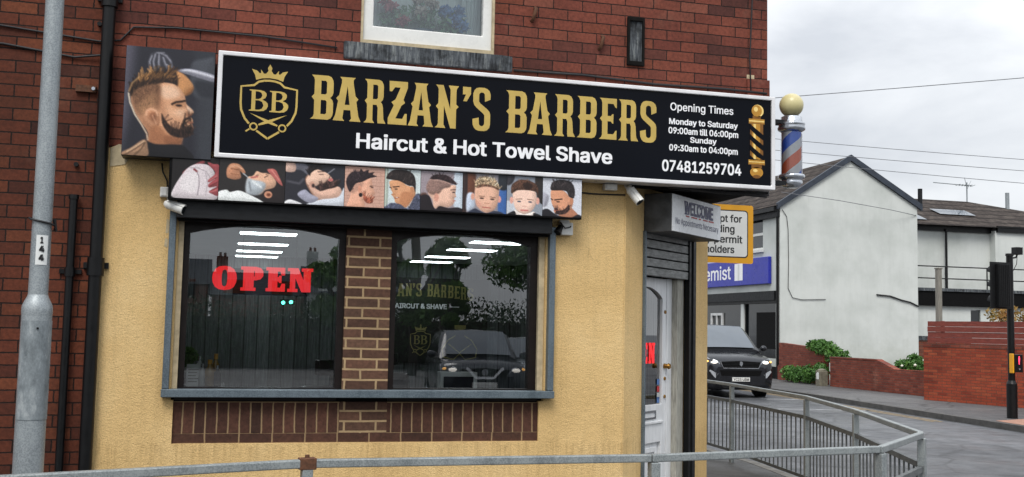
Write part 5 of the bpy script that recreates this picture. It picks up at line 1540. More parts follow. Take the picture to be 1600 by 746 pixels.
for x0, x1, y0 in ((26.15, 28.2, 30.6), (29.6, 31.4, 31.6)):
    z0 = 6.30 + (y0 - ry0) / (ry1 - ry0) * (rr_ - 6.30); z1 = 6.30 + (y0 + .75 - ry0) / (ry1 - ry0) * (rr_ - 6.30)
    mb = MB(); mb.add([(x0, y0, z0 + .07), (x1, y0, z0 + .07), (x1, y0 + .75, z1 + .07), (x0, y0 + .75, z1 + .07)], [(0, 1, 2, 3)], 'screen_glass'); mb.build('skylight', ra)
mb = MB(); mb.cyl((29.0, 30.45, 3.5), (29.0, 30.45, 6.2), .05, n=10, m='black'); mb.build('drainpipe', ra)
mb = MB()
for z_ in (4.02, 4.50):
    mb.tube([(26.1, 29.0, z_), (32.0, 29.0, z_), (38.0, 29.0, z_)], .024, 'charcoal')
for k in range(6):
    mb.cyl((27.85 + 1.95 * k, 29.0, 3.5), (27.85 + 1.95 * k, 29.0, 4.52), .026, n=8, m='charcoal')
mb.build('railing', ra)
mb = MB(); mb.cyl((FLX, 33.0, 7.2), (FLX, 33.0, 8.22), .10, n=12, m='charcoal'); mb.build('flue', ra)
mb = MB(); mb.cyl((34.45, 33.3, 7.0), (34.45, 33.3, 8.33), .09, n=12, m='galv'); mb.build('flue', ra)
mb = MB()
mb.cyl((33.0, 34.2, 7.9), (33.0, 34.2, 8.85), .03, n=8, m='galv'); mb.cyl((31.2, 34.2, 8.75), (33.3, 34.2, 8.70), .02, n=6, m='galv')
for k in range(6):
    mb.cyl((32.5 + .16 * k, 34.0, 8.72), (32.5 + .16 * k + .05, 34.4, 8.70), .012, n=5, m='galv'); 
mb.cyl((33.0, 34.2, 8.6), (32.8, 34.1, 9.05), .012, n=5, m='galv'); mb.cyl((33.0, 34.2, 8.5), (33.3, 34.3, 8.95), .012, n=5, m='galv')
mb.build('aerial', ra)

# garden walls
def gwall(name, label, p0, p1, prof, th, m, cap=None):
    t = thing(name, label, 'wall', (*p0, 0))
    a = Vector((*p0, 0)); b = Vector((*p1, 0))
    fr = frame(a, b - a, (0, 0, 1))
    mb = MB(); mb.prism(fr, [[(0, -.1), ((b - a).length, -.1)] + prof[::-1]], -th, 0, m); mb.build('brickwork', t)
    return t, fr, (b - a).length
t1, f1, L1 = gwall('garden_wall', 'short leaning red brick wall between the gable corner and the ivy', (20.0, 28.2), (19.75, 24.75), [(0, 1.36), (2.75, 1.24), (3.46, .93)], .22, 'low_brick')
mb = MB(); mb.fbox(f1, .03, 3.2, .50, .54, .0, .05, 'low_brick'); mb.fbox(f1, 0, .45, -.1, .50, .004, .06, 'low_brick'); mb.build('broken_course', t1)
t2, f2, L2 = gwall('garden_wall', 'low red brick wall stepping down to the right, in front of the white gable', (19.37, 23.72), (19.30, 17.3), [(0, .93), (2.6, .975), (3.55, .71), (6.42, .73)], .22, 'low_brick')
mb = MB(); mb.fbox(f2, -.01, 2.6, .932, .975, -.235, .012, 'low_brick'); mb.build('coping', t2)
t3, f3, L3 = gwall('boundary_wall', 'tall red brick boundary wall topped with red-brown boards, by the traffic signal', (18.32, 17.40), (20.9, 6.2), [(0, 1.50), (11.42, 1.62)], .24, 'wall_brick')
mb = MB(); mb.fbox(f3, -.004, L3, 1.42, 1.54, -.24, .008, 'low_brick'); mb.build('brick_coping', t3)
mb = MB()
for k in range(4):
    mb.fbox(f3, .10, L3, 1.545 + .143 * k, 1.682 + .143 * k, -.08 - .012 * (k % 2), -.045 - .012 * (k % 2), 'timber')
mb.build('fence_boards', t3)
mb = MB()
for k in range(4):
    mb.fbox(f3, .5 + 2.6 * k, .58 + 2.6 * k, 1.5, 2.12, -.15, -.09, 'timber')
mb.build('fence_post', t3)
t4, f4, L4 = gwall('rear_wall', 'dark weathered brick wall end under the white extension', (25.2, 28.5), (28.6, 28.5), [(0, 1.55), (3.4, 1.55)], .2, 'far_brick')
mb = MB(); mb.fbox(f4, -.02, 3.42, 1.553, 1.72, -.24, .04, 'stone'); mb.build('coping', t4)
tp = thing('timber_post', 'plain grey post rising behind the boarded wall', 'post', (20.02, 19.0, 0))
mb = MB(); mb.box((19.95, 18.93, -.1), (20.09, 19.07, 3.66), 'post_timber'); mb.build('shaft', tp, bevel=.015)
mb = MB(); mb.box((19.935, 18.915, 3.66), (20.105, 19.085, 3.70), 'post_timber'); mb.build('post_cap', tp, bevel=.01)
sb = thing('stone_bollard', 'stubby weathered stone gatepost between the two low brick walls', 'gatepost', (19.2, 23.95, 0))
mb = MB(); mb.box((19.05, 23.82, -.05), (19.36, 24.10, .50), 'stone_post'); mb.ball((19.205, 23.96, .50), .155, .14, .07, 'stone_post', 14, 8); mb.build('stone', sb, bevel=.03)
mb = MB(); mb.prism(frame((19.05, 0, 0), (0, -1, 0), (0, 0, 1)), [[(-24.02, .22), (-23.88, .22), (-23.87, .42), (-23.95, .46), (-24.03, .40)]], -.01, .006, 'white'); mb.build('paint_patch', sb)

# traffic signal
tl = thing('traffic_signal', 'black traffic signal pole seen from behind with a lit push-button box', 'traffic light', (16.33, 11.7, 0))
TX, TY = 16.33, 11.7
mb = MB(); mb.cyl((TX, TY, -.05), (TX, TY, .73), .108, .108, 20, 'black'); mb.cyl((TX, TY, .73), (TX, TY, .80), .108, .075, 20, 'black'); mb.cyl((TX, TY, .80), (TX, TY, 3.47), .072, .070, 18, 'black'); mb.cyl((TX, TY, 3.47), (TX, TY, 3.52), .085, .08, 18, 'black'); mb.build('pole', tl)
HA = R(5)
fr = frame((TX - .30, TY - .09, 0), (math.cos(HA), math.sin(HA), 0), (0, 0, 1))
mb = MB(); mb.fbox(fr, -.28, .28, 2.32, 3.32, -.03, .0, 'plastic_dark'); mb.fbox(fr, -.15, .15, 2.36, 3.28, .0, .10, 'plastic_dark')
for k in range(6):
    mb.fbox(fr, -.13 + .05 * k, -.115 + .05 * k, 2.38, 3.26, .10, .112, 'plastic_dark')
hd = mb.build('signal_head', tl, bevel=.008)
for z_ in (3.13, 2.82, 2.50):
    mb = MB(); c = fp(fr, 0, z_, -.03); d = -fr[3]
    n_ = 16
    V = []
    for L_ in (0., .24):
        V += [c + d * L_ * (1 if math.sin(2 * math.pi * k / n_) > -.3 else .45) + fr[1] * (.125 * math.cos(2 * math.pi * k / n_)) + fr[2] * (.125 * math.sin(2 * math.pi * k / n_)) for k in range(n_)]
    mb.add(V, [(k, (k + 1) % n_, n_ + (k + 1) % n_, n_ + k) for k in range(n_)], 'plastic_dark', True); mb.build('visor', hd)
mb = MB(); 
for z_ in (2.5, 3.1):
    mb.box((TX - .24, TY - .06, z_ - .03), (TX, TY + .0, z_ + .03), 'black')
mb.build('head_bracket', tl)
mb = MB(); mb.tube([(TX + .05, TY, 3.42), (TX + .16, TY, 3.44), (TX + .20, TY, 3.50)], .018, 'black'); mb.box((TX + .10, TY - .09, 3.50), (TX + .27, TY + .06, 3.66), 'black'); mb.tube([(TX + .2, TY, 3.5), (TX + .18, TY, 3.3), (TX + .07, TY, 3.12)], .008, 'cable'); mb.build('detector', tl, bevel=.01)
mb = MB(); mb.box((TX - .10, TY - .22, .98), (TX + .11, TY - .08, 1.36), 'black'); bx_ = mb.build('push_button_box', tl, bevel=.012)
mb = MB(); mb.box((TX - .135, TY - .21, .96), (TX - .102, TY - .09, 1.375), 'yellow_sign'); mb.build('side_panel', bx_, bevel=.012)
mb = MB(); fr = frame((TX + .01, TY - .222, 0), (1, 0, 0), (0, 0, 1)); mb.flat(fr, disc2d(0, 1.305, .016), .002, 'red_man'); mb.flat(fr, [[(-.012, 1.19), (.012, 1.19), (.02, 1.285), (-.02, 1.285)]], .002, 'red_man'); mb.flat(fr, [rect(-.01, 1.15, .01, 1.19)], .002, 'red_man'); mb.build('lit_figure', bx_)
mb = MB(); mb.cyl((TX + .01, TY - .222, 1.05), (TX + .01, TY - .235, 1.05), .02, n=12, m='chrome'); mb.build('button', bx_)

# overhead wires
def wire(name, label, a, b, sag, r, m='cable_grey', n=24):
    a = Vector(a); b = Vector(b)
    mb = MB(); mb.tube([a.lerp(b, i / n) - Vector((0, 0, sag * 4 * (i / n) * (1 - i / n))) for i in range(n + 1)], r, m, 6)
    return tag(mb.build(name), label, 'cable', 'overhead wires beyond the shop corner')
wire('overhead_wire', 'single dark wire rising to the right across the cloudy sky', (-4, 26.0, 6.9), (46, 9.0, 11.8), .35, .011)
wire('overhead_wire', 'topmost wire of the close group sloping down to the right', (4.4, 22.2, 8.1), (40, 11, 5.75), .35, .008)
wire('overhead_wire', 'middle wire of the close group sloping down to the right', (4.4, 22.1, 7.75), (40, 11, 5.45), .35, .008)
wire('overhead_wire', 'lowest wire of the close group sloping down to the right', (4.4, 22.0, 7.62), (40, 11, 5.05), .45, .008)

# ------------------------------------------------------------------ vehicles
def loft(mb, secs, m, smooth=True, cap=True):
    n = len(secs[0])
    V = [p for s_ in secs for p in s_]
    F_ = [(i * n + k, (i + 1) * n + k, (i + 1) * n + (k + 1) % n, i * n + (k + 1) % n) for i in range(len(secs) - 1) for k in range(n)]
    mb.add(V, F_, m, smooth)
    if cap:
        mb.add(secs[0], [tuple(range(n))], m); mb.add(secs[-1], [tuple(reversed(range(n)))], m)

def vehicle(name, label, cat, loc, rotz, paint, spec, plate=None, lights=True, bars=True):
    """front at local y=0 facing -y, body runs to +y"""
    L_, Wd, zb, belt, top = spec['L'], spec['W'] / 2, spec['zb'], spec['belt'], spec['top']
    hood0, hoodL, ws = spec['hood0'], spec['hoodL'], spec['ws']
    t = thing(name, label, cat, loc, rotz)
    T = wm(t)
    w_ = lambda x, y, z: T @ Vector((x, y, z))
    def sec(y, hw, z0, z1, crown=.03):
        h = [(hw * .80, z0), (hw * .97, z0 + .07), (hw, z0 + (z1 - z0) * .35), (hw, z0 + (z1 - z0) * .62), (hw * .975, z1 - .09), (hw * .90, z1 - .015), (hw * .45, z1 + crown * .7)]
        pts = [(x, y, z) for x, z in h] + [(0, y, z1 + crown)] + [(-x, y, z) for x, z in h[::-1]]
        return [w_(*p) for p in pts]
    k = hood0
    body = [sec(-.02, Wd * .70, zb + .16, k - .26, .0), sec(.03, Wd * .84, zb + .04, k - .14, .0), sec(.12, Wd * .94, zb, k - .06), sec(.30, Wd * .985, zb, k + .01), sec(.60, Wd, zb, k + (belt - k) * .35),
            sec(hoodL, Wd, zb, belt), sec(L_ * .5, Wd, zb, belt + .02), sec(L_ * .85, Wd, zb, belt + .04), sec(L_ - .12, Wd * .97, zb + .03, belt), sec(L_, Wd * .88, zb + .14, belt - .12)]
    mb = MB(); loft(mb, body, paint); mb.build('body', t)
    def csec(y, hb, ht, z0, z1):
        return [w_(*p) for p in [(hb, y, z0), (hb - (hb - ht) * .5, y, z0 + (z1 - z0) * .55), (ht, y, z1 - .06), (ht * .86, y, z1 - .005), (0, y, z1 + .02), (-ht * .86, y, z1 - .005), (-ht, y, z1 - .06), (-hb + (hb - ht) * .5, y, z0 + (z1 - z0) * .55), (-hb, y, z0)]]
    hb, ht = Wd * .955, Wd * spec.get('tumble', .80)
    y0 = hoodL - .08
    st_ = [(0., .04), (.33, .40), (.66, .74), (.9, .94), (1.0, 1.0)]
    cab = [csec(y0 + ws * a, hb - (hb - ht) * 0., hb - (hb - ht) * (.35 + .65 * f_), belt - .03, belt + .02 + (top - belt - .02) * f_) for a, f_ in st_]
    rb = spec['rear']
    cab += [csec(y0 + ws + .35, hb, ht, belt - .03, top + .02), csec(L_ - rb[0], hb, ht, belt - .03, top), csec(L_ - rb[1], hb, ht, belt - .03, top - .10), csec(L_ - .05, hb * .97, ht * .96, belt - .05, belt + .1)]
    mb = MB(); loft(mb, cab, paint); mb.build('cabin', t)
    # windscreen: a sheet just proud of the sloping cabin front
    mb = MB(); rows = []
    for a, f_ in st_[:-1]:
        z1 = belt + .02 + (top - belt - .02) * f_ + .035
        hw_ = (hb - (hb - ht) * (.35 + .65 * f_))
        rows.append([w_(x * hw_ * .86, y0 + ws * a - .03 + .05 * x * x, z1 + .015 * (1 - x * x)) for x in (-1, -.5, 0, .5, 1)])
    V = [p for r_ in rows for p in r_]
    mb.add(V, [(i * 5 + j, i * 5 + j + 1, (i + 1) * 5 + j + 1, (i + 1) * 5 + j) for i in range(len(rows) - 1) for j in range(4)], 'screen_glass', True); mb.build('windscreen', t)
    for sx in (-1, 1):
        ya = y0 + ws * .55; wins = spec['wins']
        for (a, b) in wins:
            mb = MB(); zt = top - .13
            P_ = [(hb + .006, a if a > ya + .05 else a - ws * .2, belt + .03), (hb + .006, b, belt + .03), (ht + .012, b, zt), (ht + .012, max(a, ya + .32), zt)]
            mb.add([w_(sx * x, y, z) for x, y, z in P_], [(0, 1, 2, 3)], 'car_glass'); mb.build('side_window', t)
        mb = MB(); mb.ball(w_(sx * (Wd + .09), y0 + .12, belt + .07), .10, .07, .085, paint, 12, 8); mb.build('mirror', t)
        # headlight: a wedge wrapped round the front corner
        hz = k - .16
        mb = MB()
        P_ = [(.54, .03, hz - .06), (.78, .075, hz - .06), (.95, .22, hz + .01), (.975, .44, hz + .13), (.88, .25, hz + .13), (.64, .07, hz + .06)]
        V = [w_(sx * Wd * x, y - .03, z) for x, y, z in P_] + [w_(sx * Wd * x * .97, y + .06, z) for x, y, z in P_]
        mb.add(V, [(0, 1, 2, 3, 4, 5)] + [(i, (i + 1) % 6, 6 + (i + 1) % 6, 6 + i) for i in range(6)], 'lamp_lens'); hl = mb.build('headlight', t)
        if lights:
            mb = MB(); c = w_(sx * Wd * .72, .03, hz + .015); mb.ball(c, .09, .045, .042, 'lamp_white', 12, 8); mb.build('lamp', hl)
            mb = MB(); mb.ball(w_(sx * Wd * .88, .15, hz + .03), .06, .06, .035, 'lamp_amber', 10, 6); mb.build('indicator', hl)
        mb = MB(); mb.add([w_(sx * Wd * x, y, z) for x, y, z in ((.60, .0, zb + .22), (.88, .12, zb + .26), (.90, .14, zb + .31), (.62, .01, zb + .28))], [(0, 1, 2, 3)], 'chrome'); mb.build('fog_lamp_trim', t)
    FV = frame(w_(0, 0, 0), w_(1, 0, 0) - w_(0, 0, 0), (0, 0, 1))
    gz = k - .16
    mb = MB(); mb.prism(FV, [[(-.56 * Wd, gz + .03), (-.48 * Wd, gz - .13), (.48 * Wd, gz - .13), (.56 * Wd, gz + .03), (0, gz + .06)]], -.1, .03, 'black_matt'); gr = mb.build('grille', t, bevel=.01)
    if bars:
        mb = MB()
        for kk in range(3):
            mb.fbox(FV, -.50 * Wd, .50 * Wd, gz - .10 + .045 * kk, gz - .088 + .045 * kk, .03, .038, 'charcoal')
        mb.build('grille_bars', gr)
        mb = MB(); mb.prism(FV, [[(0, gz - .10), (.045, gz - .04), (.04, gz + .03), (.0, gz + .045), (-.04, gz + .03), (-.045, gz - .04)]], .03, .045, 'chrome'); mb.build('badge', gr)
    else:
        mb = MB(); stroke(mb, FV, [(-.42 * Wd, gz + .06), (-.36 * Wd, gz + .02), (-.2 * Wd, gz - .14), (.2 * Wd, gz - .14), (.36 * Wd, gz + .02), (.42 * Wd, gz + .06)], .055, .04, 'letter_white'); mb.flat(FV, disc2d(0, gz - .03, .07), .042, 'chrome'); mb.build('badge', gr)
    if bars:
        for sx in (-1, 1):
            mb = MB(); mb.prism(FV, [[(sx * a_ * Wd, z_) for a_, z_ in ((.62, gz - .30), (.70, gz - .28), (.84, gz - .20), (.86, gz - .24), (.74, gz - .40), (.70, gz - .42))][::sx]], -.16, .02, 'lamp_lens'); mb.build('driving_lamp', t)
        mb = MB(); mb.prism(FV, [[(-.60 * Wd, gz - .20), (-.54 * Wd, gz - .36), (.54 * Wd, gz - .36), (.60 * Wd, gz - .20)]], -.12, .022, 'black_matt'); mb.build('lower_grille', t, bevel=.008)
        mb = MB(); stroke(mb, FV, [(-.58 * Wd, gz + .04), (-.49 * Wd, gz - .145), (.49 * Wd, gz - .145), (.58 * Wd, gz + .04)], .022, .036, 'chrome'); mb.build('grille_trim', gr)
    mb = MB(); mb.prism(FV, [[(-.62 * Wd, zb + .20), (-.50 * Wd, zb + .05), (.50 * Wd, zb + .05), (.62 * Wd, zb + .20)]], -.12, .015, 'plastic_dark'); mb.build('bumper_intake', t, bevel=.01)
    mb = MB(); mb.fbox(FV, -.26, .26, zb + .24, zb + .35, .0, .045, 'plate_white'); pl = mb.build('number_plate', t, bevel=.004)
    if plate:
        mb = MB(); text(mb, FV, plate, -.23, .23, zb + .258, .074, .047, 'letter_black', .02); mb.build('lettering', pl)
    rw = spec['wheel']
    for y in spec['axles']:
        for sx in (-1, 1):
            c = Vector((sx * (Wd - .12), y, rw))
            mb = MB(); ax = (w_(1, 0, 0) - w_(0, 0, 0)) * sx
            mb.lathe(w_(*c), [(rw * .62, -.10), (rw * .94, -.10), (rw, -.07), (rw, .07), (rw * .94, .105), (rw * .64, .11)], 'rubber', 28, ax); wh = mb.build('wheel', t)
            mb = MB(); mb.lathe(w_(*c), [(rw * .64, .10), (rw * .55, .06), (rw * .2, .07), (0, .075)], 'chrome', 28, ax); mb.build('rim', wh)
            mb = MB(); mb.lathe(w_(*c), [(rw * 1.22, .0), (rw * 1.22, .118)], 'black_matt', 28, ax); mb.lathe(w_(*c), [(rw * 1.22, .1181), (rw * .9, .1181)], 'black_matt', 28, ax); mb.build('wheel_arch', t)
    return t
VAN = dict(L=4.95, W=2.12, zb=.22, belt=1.30, top=2.0, hood0=1.13, hoodL=1.0, ws=.95, rear=(.35, .12), wins=((1.75, 2.55), (2.65, 3.8), (3.9, 4.75)), axles=(.95, 4.2), wheel=.335)
SUV = dict(L=4.5, W=1.84, zb=.24, belt=1.05, top=1.62, hood0=.98, hoodL=1.15, ws=.85, rear=(1.0, .45), wins=((1.9, 2.7), (2.78, 3.6)), axles=(.9, 3.55), wheel=.35)
CARS = dict(L=4.2, W=1.76, zb=.18, belt=.92, top=1.44, hood0=.80, hoodL=1.1, ws=.85, rear=(1.1, .4), wins=((1.85, 2.6), (2.68, 3.4)), axles=(.82, 3.4), wheel=.31)
vehicle('van', 'black people-carrier van with lit headlights driving towards the shop corner', 'van', (14.02, 19.6, -.118), R(-4), 'van_paint', VAN, 'YC23 USM')
vehicle('parked_car', 'dark grey car with a white grille band, reflected in the right shop window', 'car', (5.25, -13.6, -.018), R(186), 'grey_paint', SUV, None, True, False)
vehicle('parked_car', 'silver car beside the dark grey one, reflected in the right shop window', 'car', (7.0, -16.2, -.018), R(188), 'silver_paint', CARS, None, False)
vehicle('parked_car', 'silver car at the back of the car park, reflected in the right shop window', 'car', (11.2, -21.0, -.018), R(95), 'silver_paint', CARS, None, False)
vehicle('parked_car', 'white car at the far right of the car park, reflected in the shop window', 'car', (13.2, -21.5, -.018), R(95), 'white_car', CARS, None, False)
vehicle('parked_car', 'dark grey car at the back of the car park, reflected in the left shop window', 'car', (-4.6, -21.5, -.018), R(85), 'grey_paint', SUV, None, False)

# ------------------------------------------------------------------ plants and trees
def leaves(mb, centres, n, size, m, seed, fl=.6):
    g = random.Random(seed)
    V = []; F_ = []
    tot = sum(c[3] for c in centres)
    for (c, r, sq, wt) in centres:
        for _ in range(int(n * wt / tot)):
            d = Vector((g.gauss(0, 1), g.gauss(0, 1), g.gauss(0, 1))).normalized() * (g.random() ** .45)
            p = Vector(c) + Vector((d.x * r, d.y * r, d.z * r * sq))
            a = Vector((g.gauss(0, 1), g.gauss(0, 1), g.gauss(0, 1) * fl)).normalized()
            b = a.orthogonal().normalized(); c2 = a.cross(b)
            th = g.random() * 6.283; u_ = b * math.cos(th) + c2 * math.sin(th); v_ = a.cross(u_)
            s_ = size * (.6 + .8 * g.random())
            k = len(V)
            V += [p - u_ * s_, p - v_ * s_ * .45 + a * s_ * .12, p + u_ * s_, p + v_ * s_ * .45 + a * s_ * .12]
            F_.append((k, k + 1, k + 2, k + 3))
    mb.add(V, F_, m)

def bush(name, label, cat, cs, n, size, m, seed, base, flowers=0):
    t = thing(name, label, cat, base)
    mb = MB(); leaves(mb, cs, n, size, m, seed); mb.build('foliage', t)
    mb = MB(); g = random.Random(seed + 5)
    for c, r, sq, wt in cs:
        mb.tube([base, Vector(base).lerp(Vector(c), .5) + Vector((g.uniform(-.1, .1), g.uniform(-.1, .1), 0)), c], .02, 'bark', 6)
    mb.build('stem', t)
    if flowers:
        mb = MB()
        for _ in range(flowers):
            c, r, sq, wt = g.choice(cs)
            d = Vector((g.gauss(0, 1) - .8, g.gauss(0, 1) - 1., g.gauss(0, 1))).normalized()
            mb.ball(Vector(c) + Vector((d.x * r, d.y * r, d.z * r * sq)), .045, .045, .04, 'petal_white', 8, 5)
        mb.build('blossom', t)
    return t
bush('ivy_bush', 'green ivy spilling over the leaning brick wall', 'bush', [((20.0, 25.5, 1.30), .42, .55, 1), ((19.95, 24.9, 1.22), .45, .6, 1.2), ((20.0, 24.3, .98), .42, .7, 1), ((19.9, 23.8, .85), .30, .8, .7)], 2200, .065, 'leaf', 5, (20.2, 24.8, 0))
bush('ivy_bush', 'green ivy mound on the pavement at the foot of the leaning wall', 'bush', [((19.5, 26.5, .30), .36, .8, 1), ((19.45, 25.8, .30), .38, .8, 1), ((19.4, 25.0, .34), .40, .8, 1.1), ((19.45, 24.45, .45), .28, 1.1, .8)], 2200, .06, 'leaf', 9, (19.6, 25.4, 0))
bush('flowering_shrub', 'small green shrub with white flowers behind the low stepped wall', 'shrub', [((20.0, 20.6, .82), .32, .6, 1), ((19.95, 19.9, .78), .35, .7, 1), ((20.05, 20.2, 1.0), .22, .9, .6)], 1100, .055, 'leaf', 14, (20.1, 20.2, 0), 4)
bush('climber', 'climbing plant with yellow and orange leaves behind the boarded wall', 'shrub', [((23.9, 21.0, 2.45), .55, .6, 1), ((24.7, 20.6, 2.4), .5, .7, 1), ((25.4, 20.2, 2.6), .55, .7, 1)], 1500, .06, 'leaf_autumn', 21, (24.6, 20.8, 0))

def tree(label, x, y, h, cr, seed, m='leaf_dark', n=7000, size=.10, group=None):
    g = random.Random(seed)
    t = thing('tree', label, 'tree', (x, y, 0), group=group)
    mb = MB()
    th = h * .36
    mb.tube([(x, y, -.05), (x + .05, y, th * .5), (x - .03, y + .04, th), (x + .1, y, h * .62), (x, y, h * .86)], .16, 'bark', 8)
    cs = []
    for k in range(15):
        a = g.uniform(0, 6.283); rr = cr * math.sqrt(g.random()) * .85; hz = g.uniform(th, h * .93)
        sh = 1 - abs((hz - h * .62) / (h * .5)) ** 2
        c = (x + rr * math.cos(a) * max(.35, sh), y + rr * math.sin(a) * max(.35, sh), hz)
        cs.append((c, cr * g.uniform(.25, .42), .75, 1.))
        mb.tube([(x, y, th + (hz - th) * .25), Vector((x, y, th)).lerp(Vector(c), .5), c], .05, 'bark', 6)
    mb.build('trunk', t)
    mb = MB(); leaves(mb, cs, n, size, m, seed + 1); mb.build('crown', t)
    return t
tree('broad dark tree across the road, reflected in the right shop window', 11.6, -28.0, 6.6, 3.0, 31, n=26000)
tree('narrow upright tree across the road, reflected at the left of the right window', 6.4, -29.0, 5.6, 1.7, 33, n=14000)
tree('slim tree across the road reflected beside the broad one', 8.1, -32.0, 5.0, 1.1, 37, n=9000)
tree('low spreading tree across the road reflected at the right of the left window', 3.9, -27.0, 4.9, 1.4, 41, n=10000)
mb = MB(); leaves(mb, [((x_, -34.5 + rnd.uniform(-.5, .5), 1.0 + rnd.uniform(0, .5)), 1.7, .95, 1) for x_ in range(-16, 28, 1)], 60000, .085, 'leaf_hedge', 77)
mb.box((-18, -35.2, -.1), (30, -34.0, 1.9), 'bark')
hd_ = mb.build('hedge', local=(0, -34.5, 0)); hd_['kind'] = 'stuff'; hd_['label'] = 'long dark hedge behind the car park, seen only in reflection'; hd_['category'] = 'hedge'
def house(label, x, y, wd, dp, e, r, m, seed):
    t = thing('terraced_house', label, 'house', (x, y, 0))
    f_ = frame((x + wd, y, 0), (-1, 0, 0), (0, 0, 1))
    mb = MB(); wins = [rect(.8, .9, 2.2, 2.3), rect(.8, 3.3, 2.2, 4.6), rect(wd - 2.2, 3.3, wd - .8, 4.6)]
    mb.prism(f_, [rect(0, -.1, wd, e)] + wins + [rect(wd - 1.9, 0.05, wd - .95, 2.1)], -.25, 0, m); mb.box((x, y - dp, -.1), (x + wd, y - dp + .25, e), m)
    mb.box((x, y - dp + .26, -.1), (x + .25, y - .26, e), m); mb.box((x + wd - .25, y - dp + .26, -.1), (x + wd, y - .26, e), m); mb.build('wall', t)
    mb = MB(); mb.add([(x - .2, y + .3, e - .05), (x + wd + .2, y + .3, e - .05), (x + wd + .2, y - dp / 2, r), (x - .2, y - dp / 2, r), (x + wd + .2, y - dp - .3, e - .05), (x - .2, y - dp - .3, e - .05)], [(0, 1, 2, 3), (3, 2, 4, 5), (0, 3, 5), (1, 4, 2)], 'flat_slate'); rf = mb.build('roof', t)
    mb = MB(); mb.box((x + .2, y - dp / 2 - .35, r - .6), (x + 1.0, y - dp / 2 + .35, r + 1.1), m)
    mb.cyl((x + .45, y - dp / 2, r + 1.1), (x + .45, y - dp / 2, r + 1.4), .1, n=10, m='far_brick'); mb.cyl((x + .78, y - dp / 2, r + 1.1), (x + .78, y - dp / 2, r + 1.4), .1, n=10, m='far_brick'); mb.build('chimney', rf)
    for w4 in wins:
        (a, b), (c, d) = w4[0], w4[2]
        mb = MB(); mb.prism(f_, [w4, rect(a + .07, b + .07, c - .07, d - .07)], -.15, -.05, 'upvc'); wi = mb.build('window', t)
        mb = MB(); mb.flat(f_, [rect(a + .06, b + .06, c - .06, d - .06)], -.1, 'car_glass'); mb.build('glass', wi)
    mb = MB(); mb.fbox(f_, wd - 1.9, wd - .95, .05, 2.1, -.15, -.06, 'black'); mb.build('door', t)
house('red brick terraced house across the road, nearer the lamp post, seen only in reflection', -14.5, -68, 6.5, 8, 4.4, 6.4, 'far_brick', 1)
house('second red brick terraced house across the road, seen only in reflection', -7.6, -68.4, 6.5, 8, 4.3, 6.2, 'far_brick', 2)
house('white end house across the road with a chimney, reflected in the left shop window', 5.6, -68, 6.5, 8, 3.9, 5.9, 'whitewall', 3)
house('low brick house across the road, reflected between the chimneys', -.8, -68, 6.2, 8, 3.6, 5.3, 'far_brick', 4)

# ------------------------------------------------------------------ inside the shop
for k, (x0, y0) in enumerate(((.11, 2.35), (.11, 3.75), (.11, 4.95), (.11, 5.95), (2.30, 2.30), (2.30, 3.40), (2.30, 4.70), (2.30, 5.75))):
    nm = ('nearest', 'second', 'third', 'farthest')[k % 4]
    t = thing('ceiling_light', nm + ' lit ceiling panel behind the ' + ('left' if k < 4 else 'right') + ' shop window', 'ceiling light', (x0 + .27, y0 + .15, 2.52), group='lit ceiling panels inside the shop')
    mb = MB(); mb.box((x0, y0, 2.528), (x0 + .54, y0 + .27, 2.549), 'white'); mb.build('casing', t)
    mb = MB(); mb.box((x0 + .015, y0 + .015, 2.522), (x0 + .525, y0 + .255, 2.5275), 'led_panel'); mb.build('diffuser', t)
FM = frame((0, 6.44, 0), (1, 0, 0), (0, 0, 1))
mu = thing('mural_board', 'black wall board with gold barbers lettering deep inside the right window', 'wall sign', (2.6, 6.43, 1.1))
mb = MB(); mb.fbox(FM, 1.70, 3.46, 1.21, 2.34, .0, .03, 'mural'); mb.build('board', mu)
mb = MB()
for ch_, a_, b_ in (('Z', 2.105, 2.205), ('A', 2.222, 2.325), ('N', 2.33, 2.425), ("'", 2.432, 2.462), ('S', 2.475, 2.555), ('B', 2.622, 2.705), ('A', 2.708, 2.805), ('R', 2.810, 2.895), ('B', 2.905, 2.985), ('E', 2.995, 3.075), ('R', 3.082, 3.17), ('S', 3.18, 3.265)):
    dip = -.07 * ((a_ - 2.5) / .9) ** 2
    glyph(mb, FM, ch_, a_, b_, 2.095 + dip, 2.265 + dip, .033, 'gold_old')
mb.build('lettering', mu)
mb = MB(); text(mb, FM, 'HAIRCUT & SHAVE', 2.14, 2.90, 1.93, .066, .033, 'letter_white', .03); mb.fbox(FM, 2.95, 3.07, 1.958, 1.966, .03, .033, 'letter_white'); mb.build('lettering', mu)
mb = MB(); emblem(mb, 2.553, 1.37, .36, .033, 'gold_old', FM); mb.build('emblem', mu)
mb = MB()
hx, hz = 3.09, 1.73
mb.flat(FM, [[(hx - .10, hz + .02), (hx - .08, hz + .08), (hx, hz + .11), (hx + .08, hz + .08), (hx + .10, hz + .02), (hx + .08, hz - .01), (hx - .08, hz - .01)]], .034, 'leather'); mb.flat(FM, [[(hx - .08, hz), (hx - .07, hz - .10), (hx, hz - .15), (hx + .07, hz - .10), (hx + .08, hz)]], .0335, 'gold_old'); mb.flat(FM, [[(hx - .075, hz - .06), (hx - .05, hz - .17), (hx, hz - .21), (hx + .05, hz - .17), (hx + .075, hz - .06), (hx, hz - .08)]], .0345, 'leather')
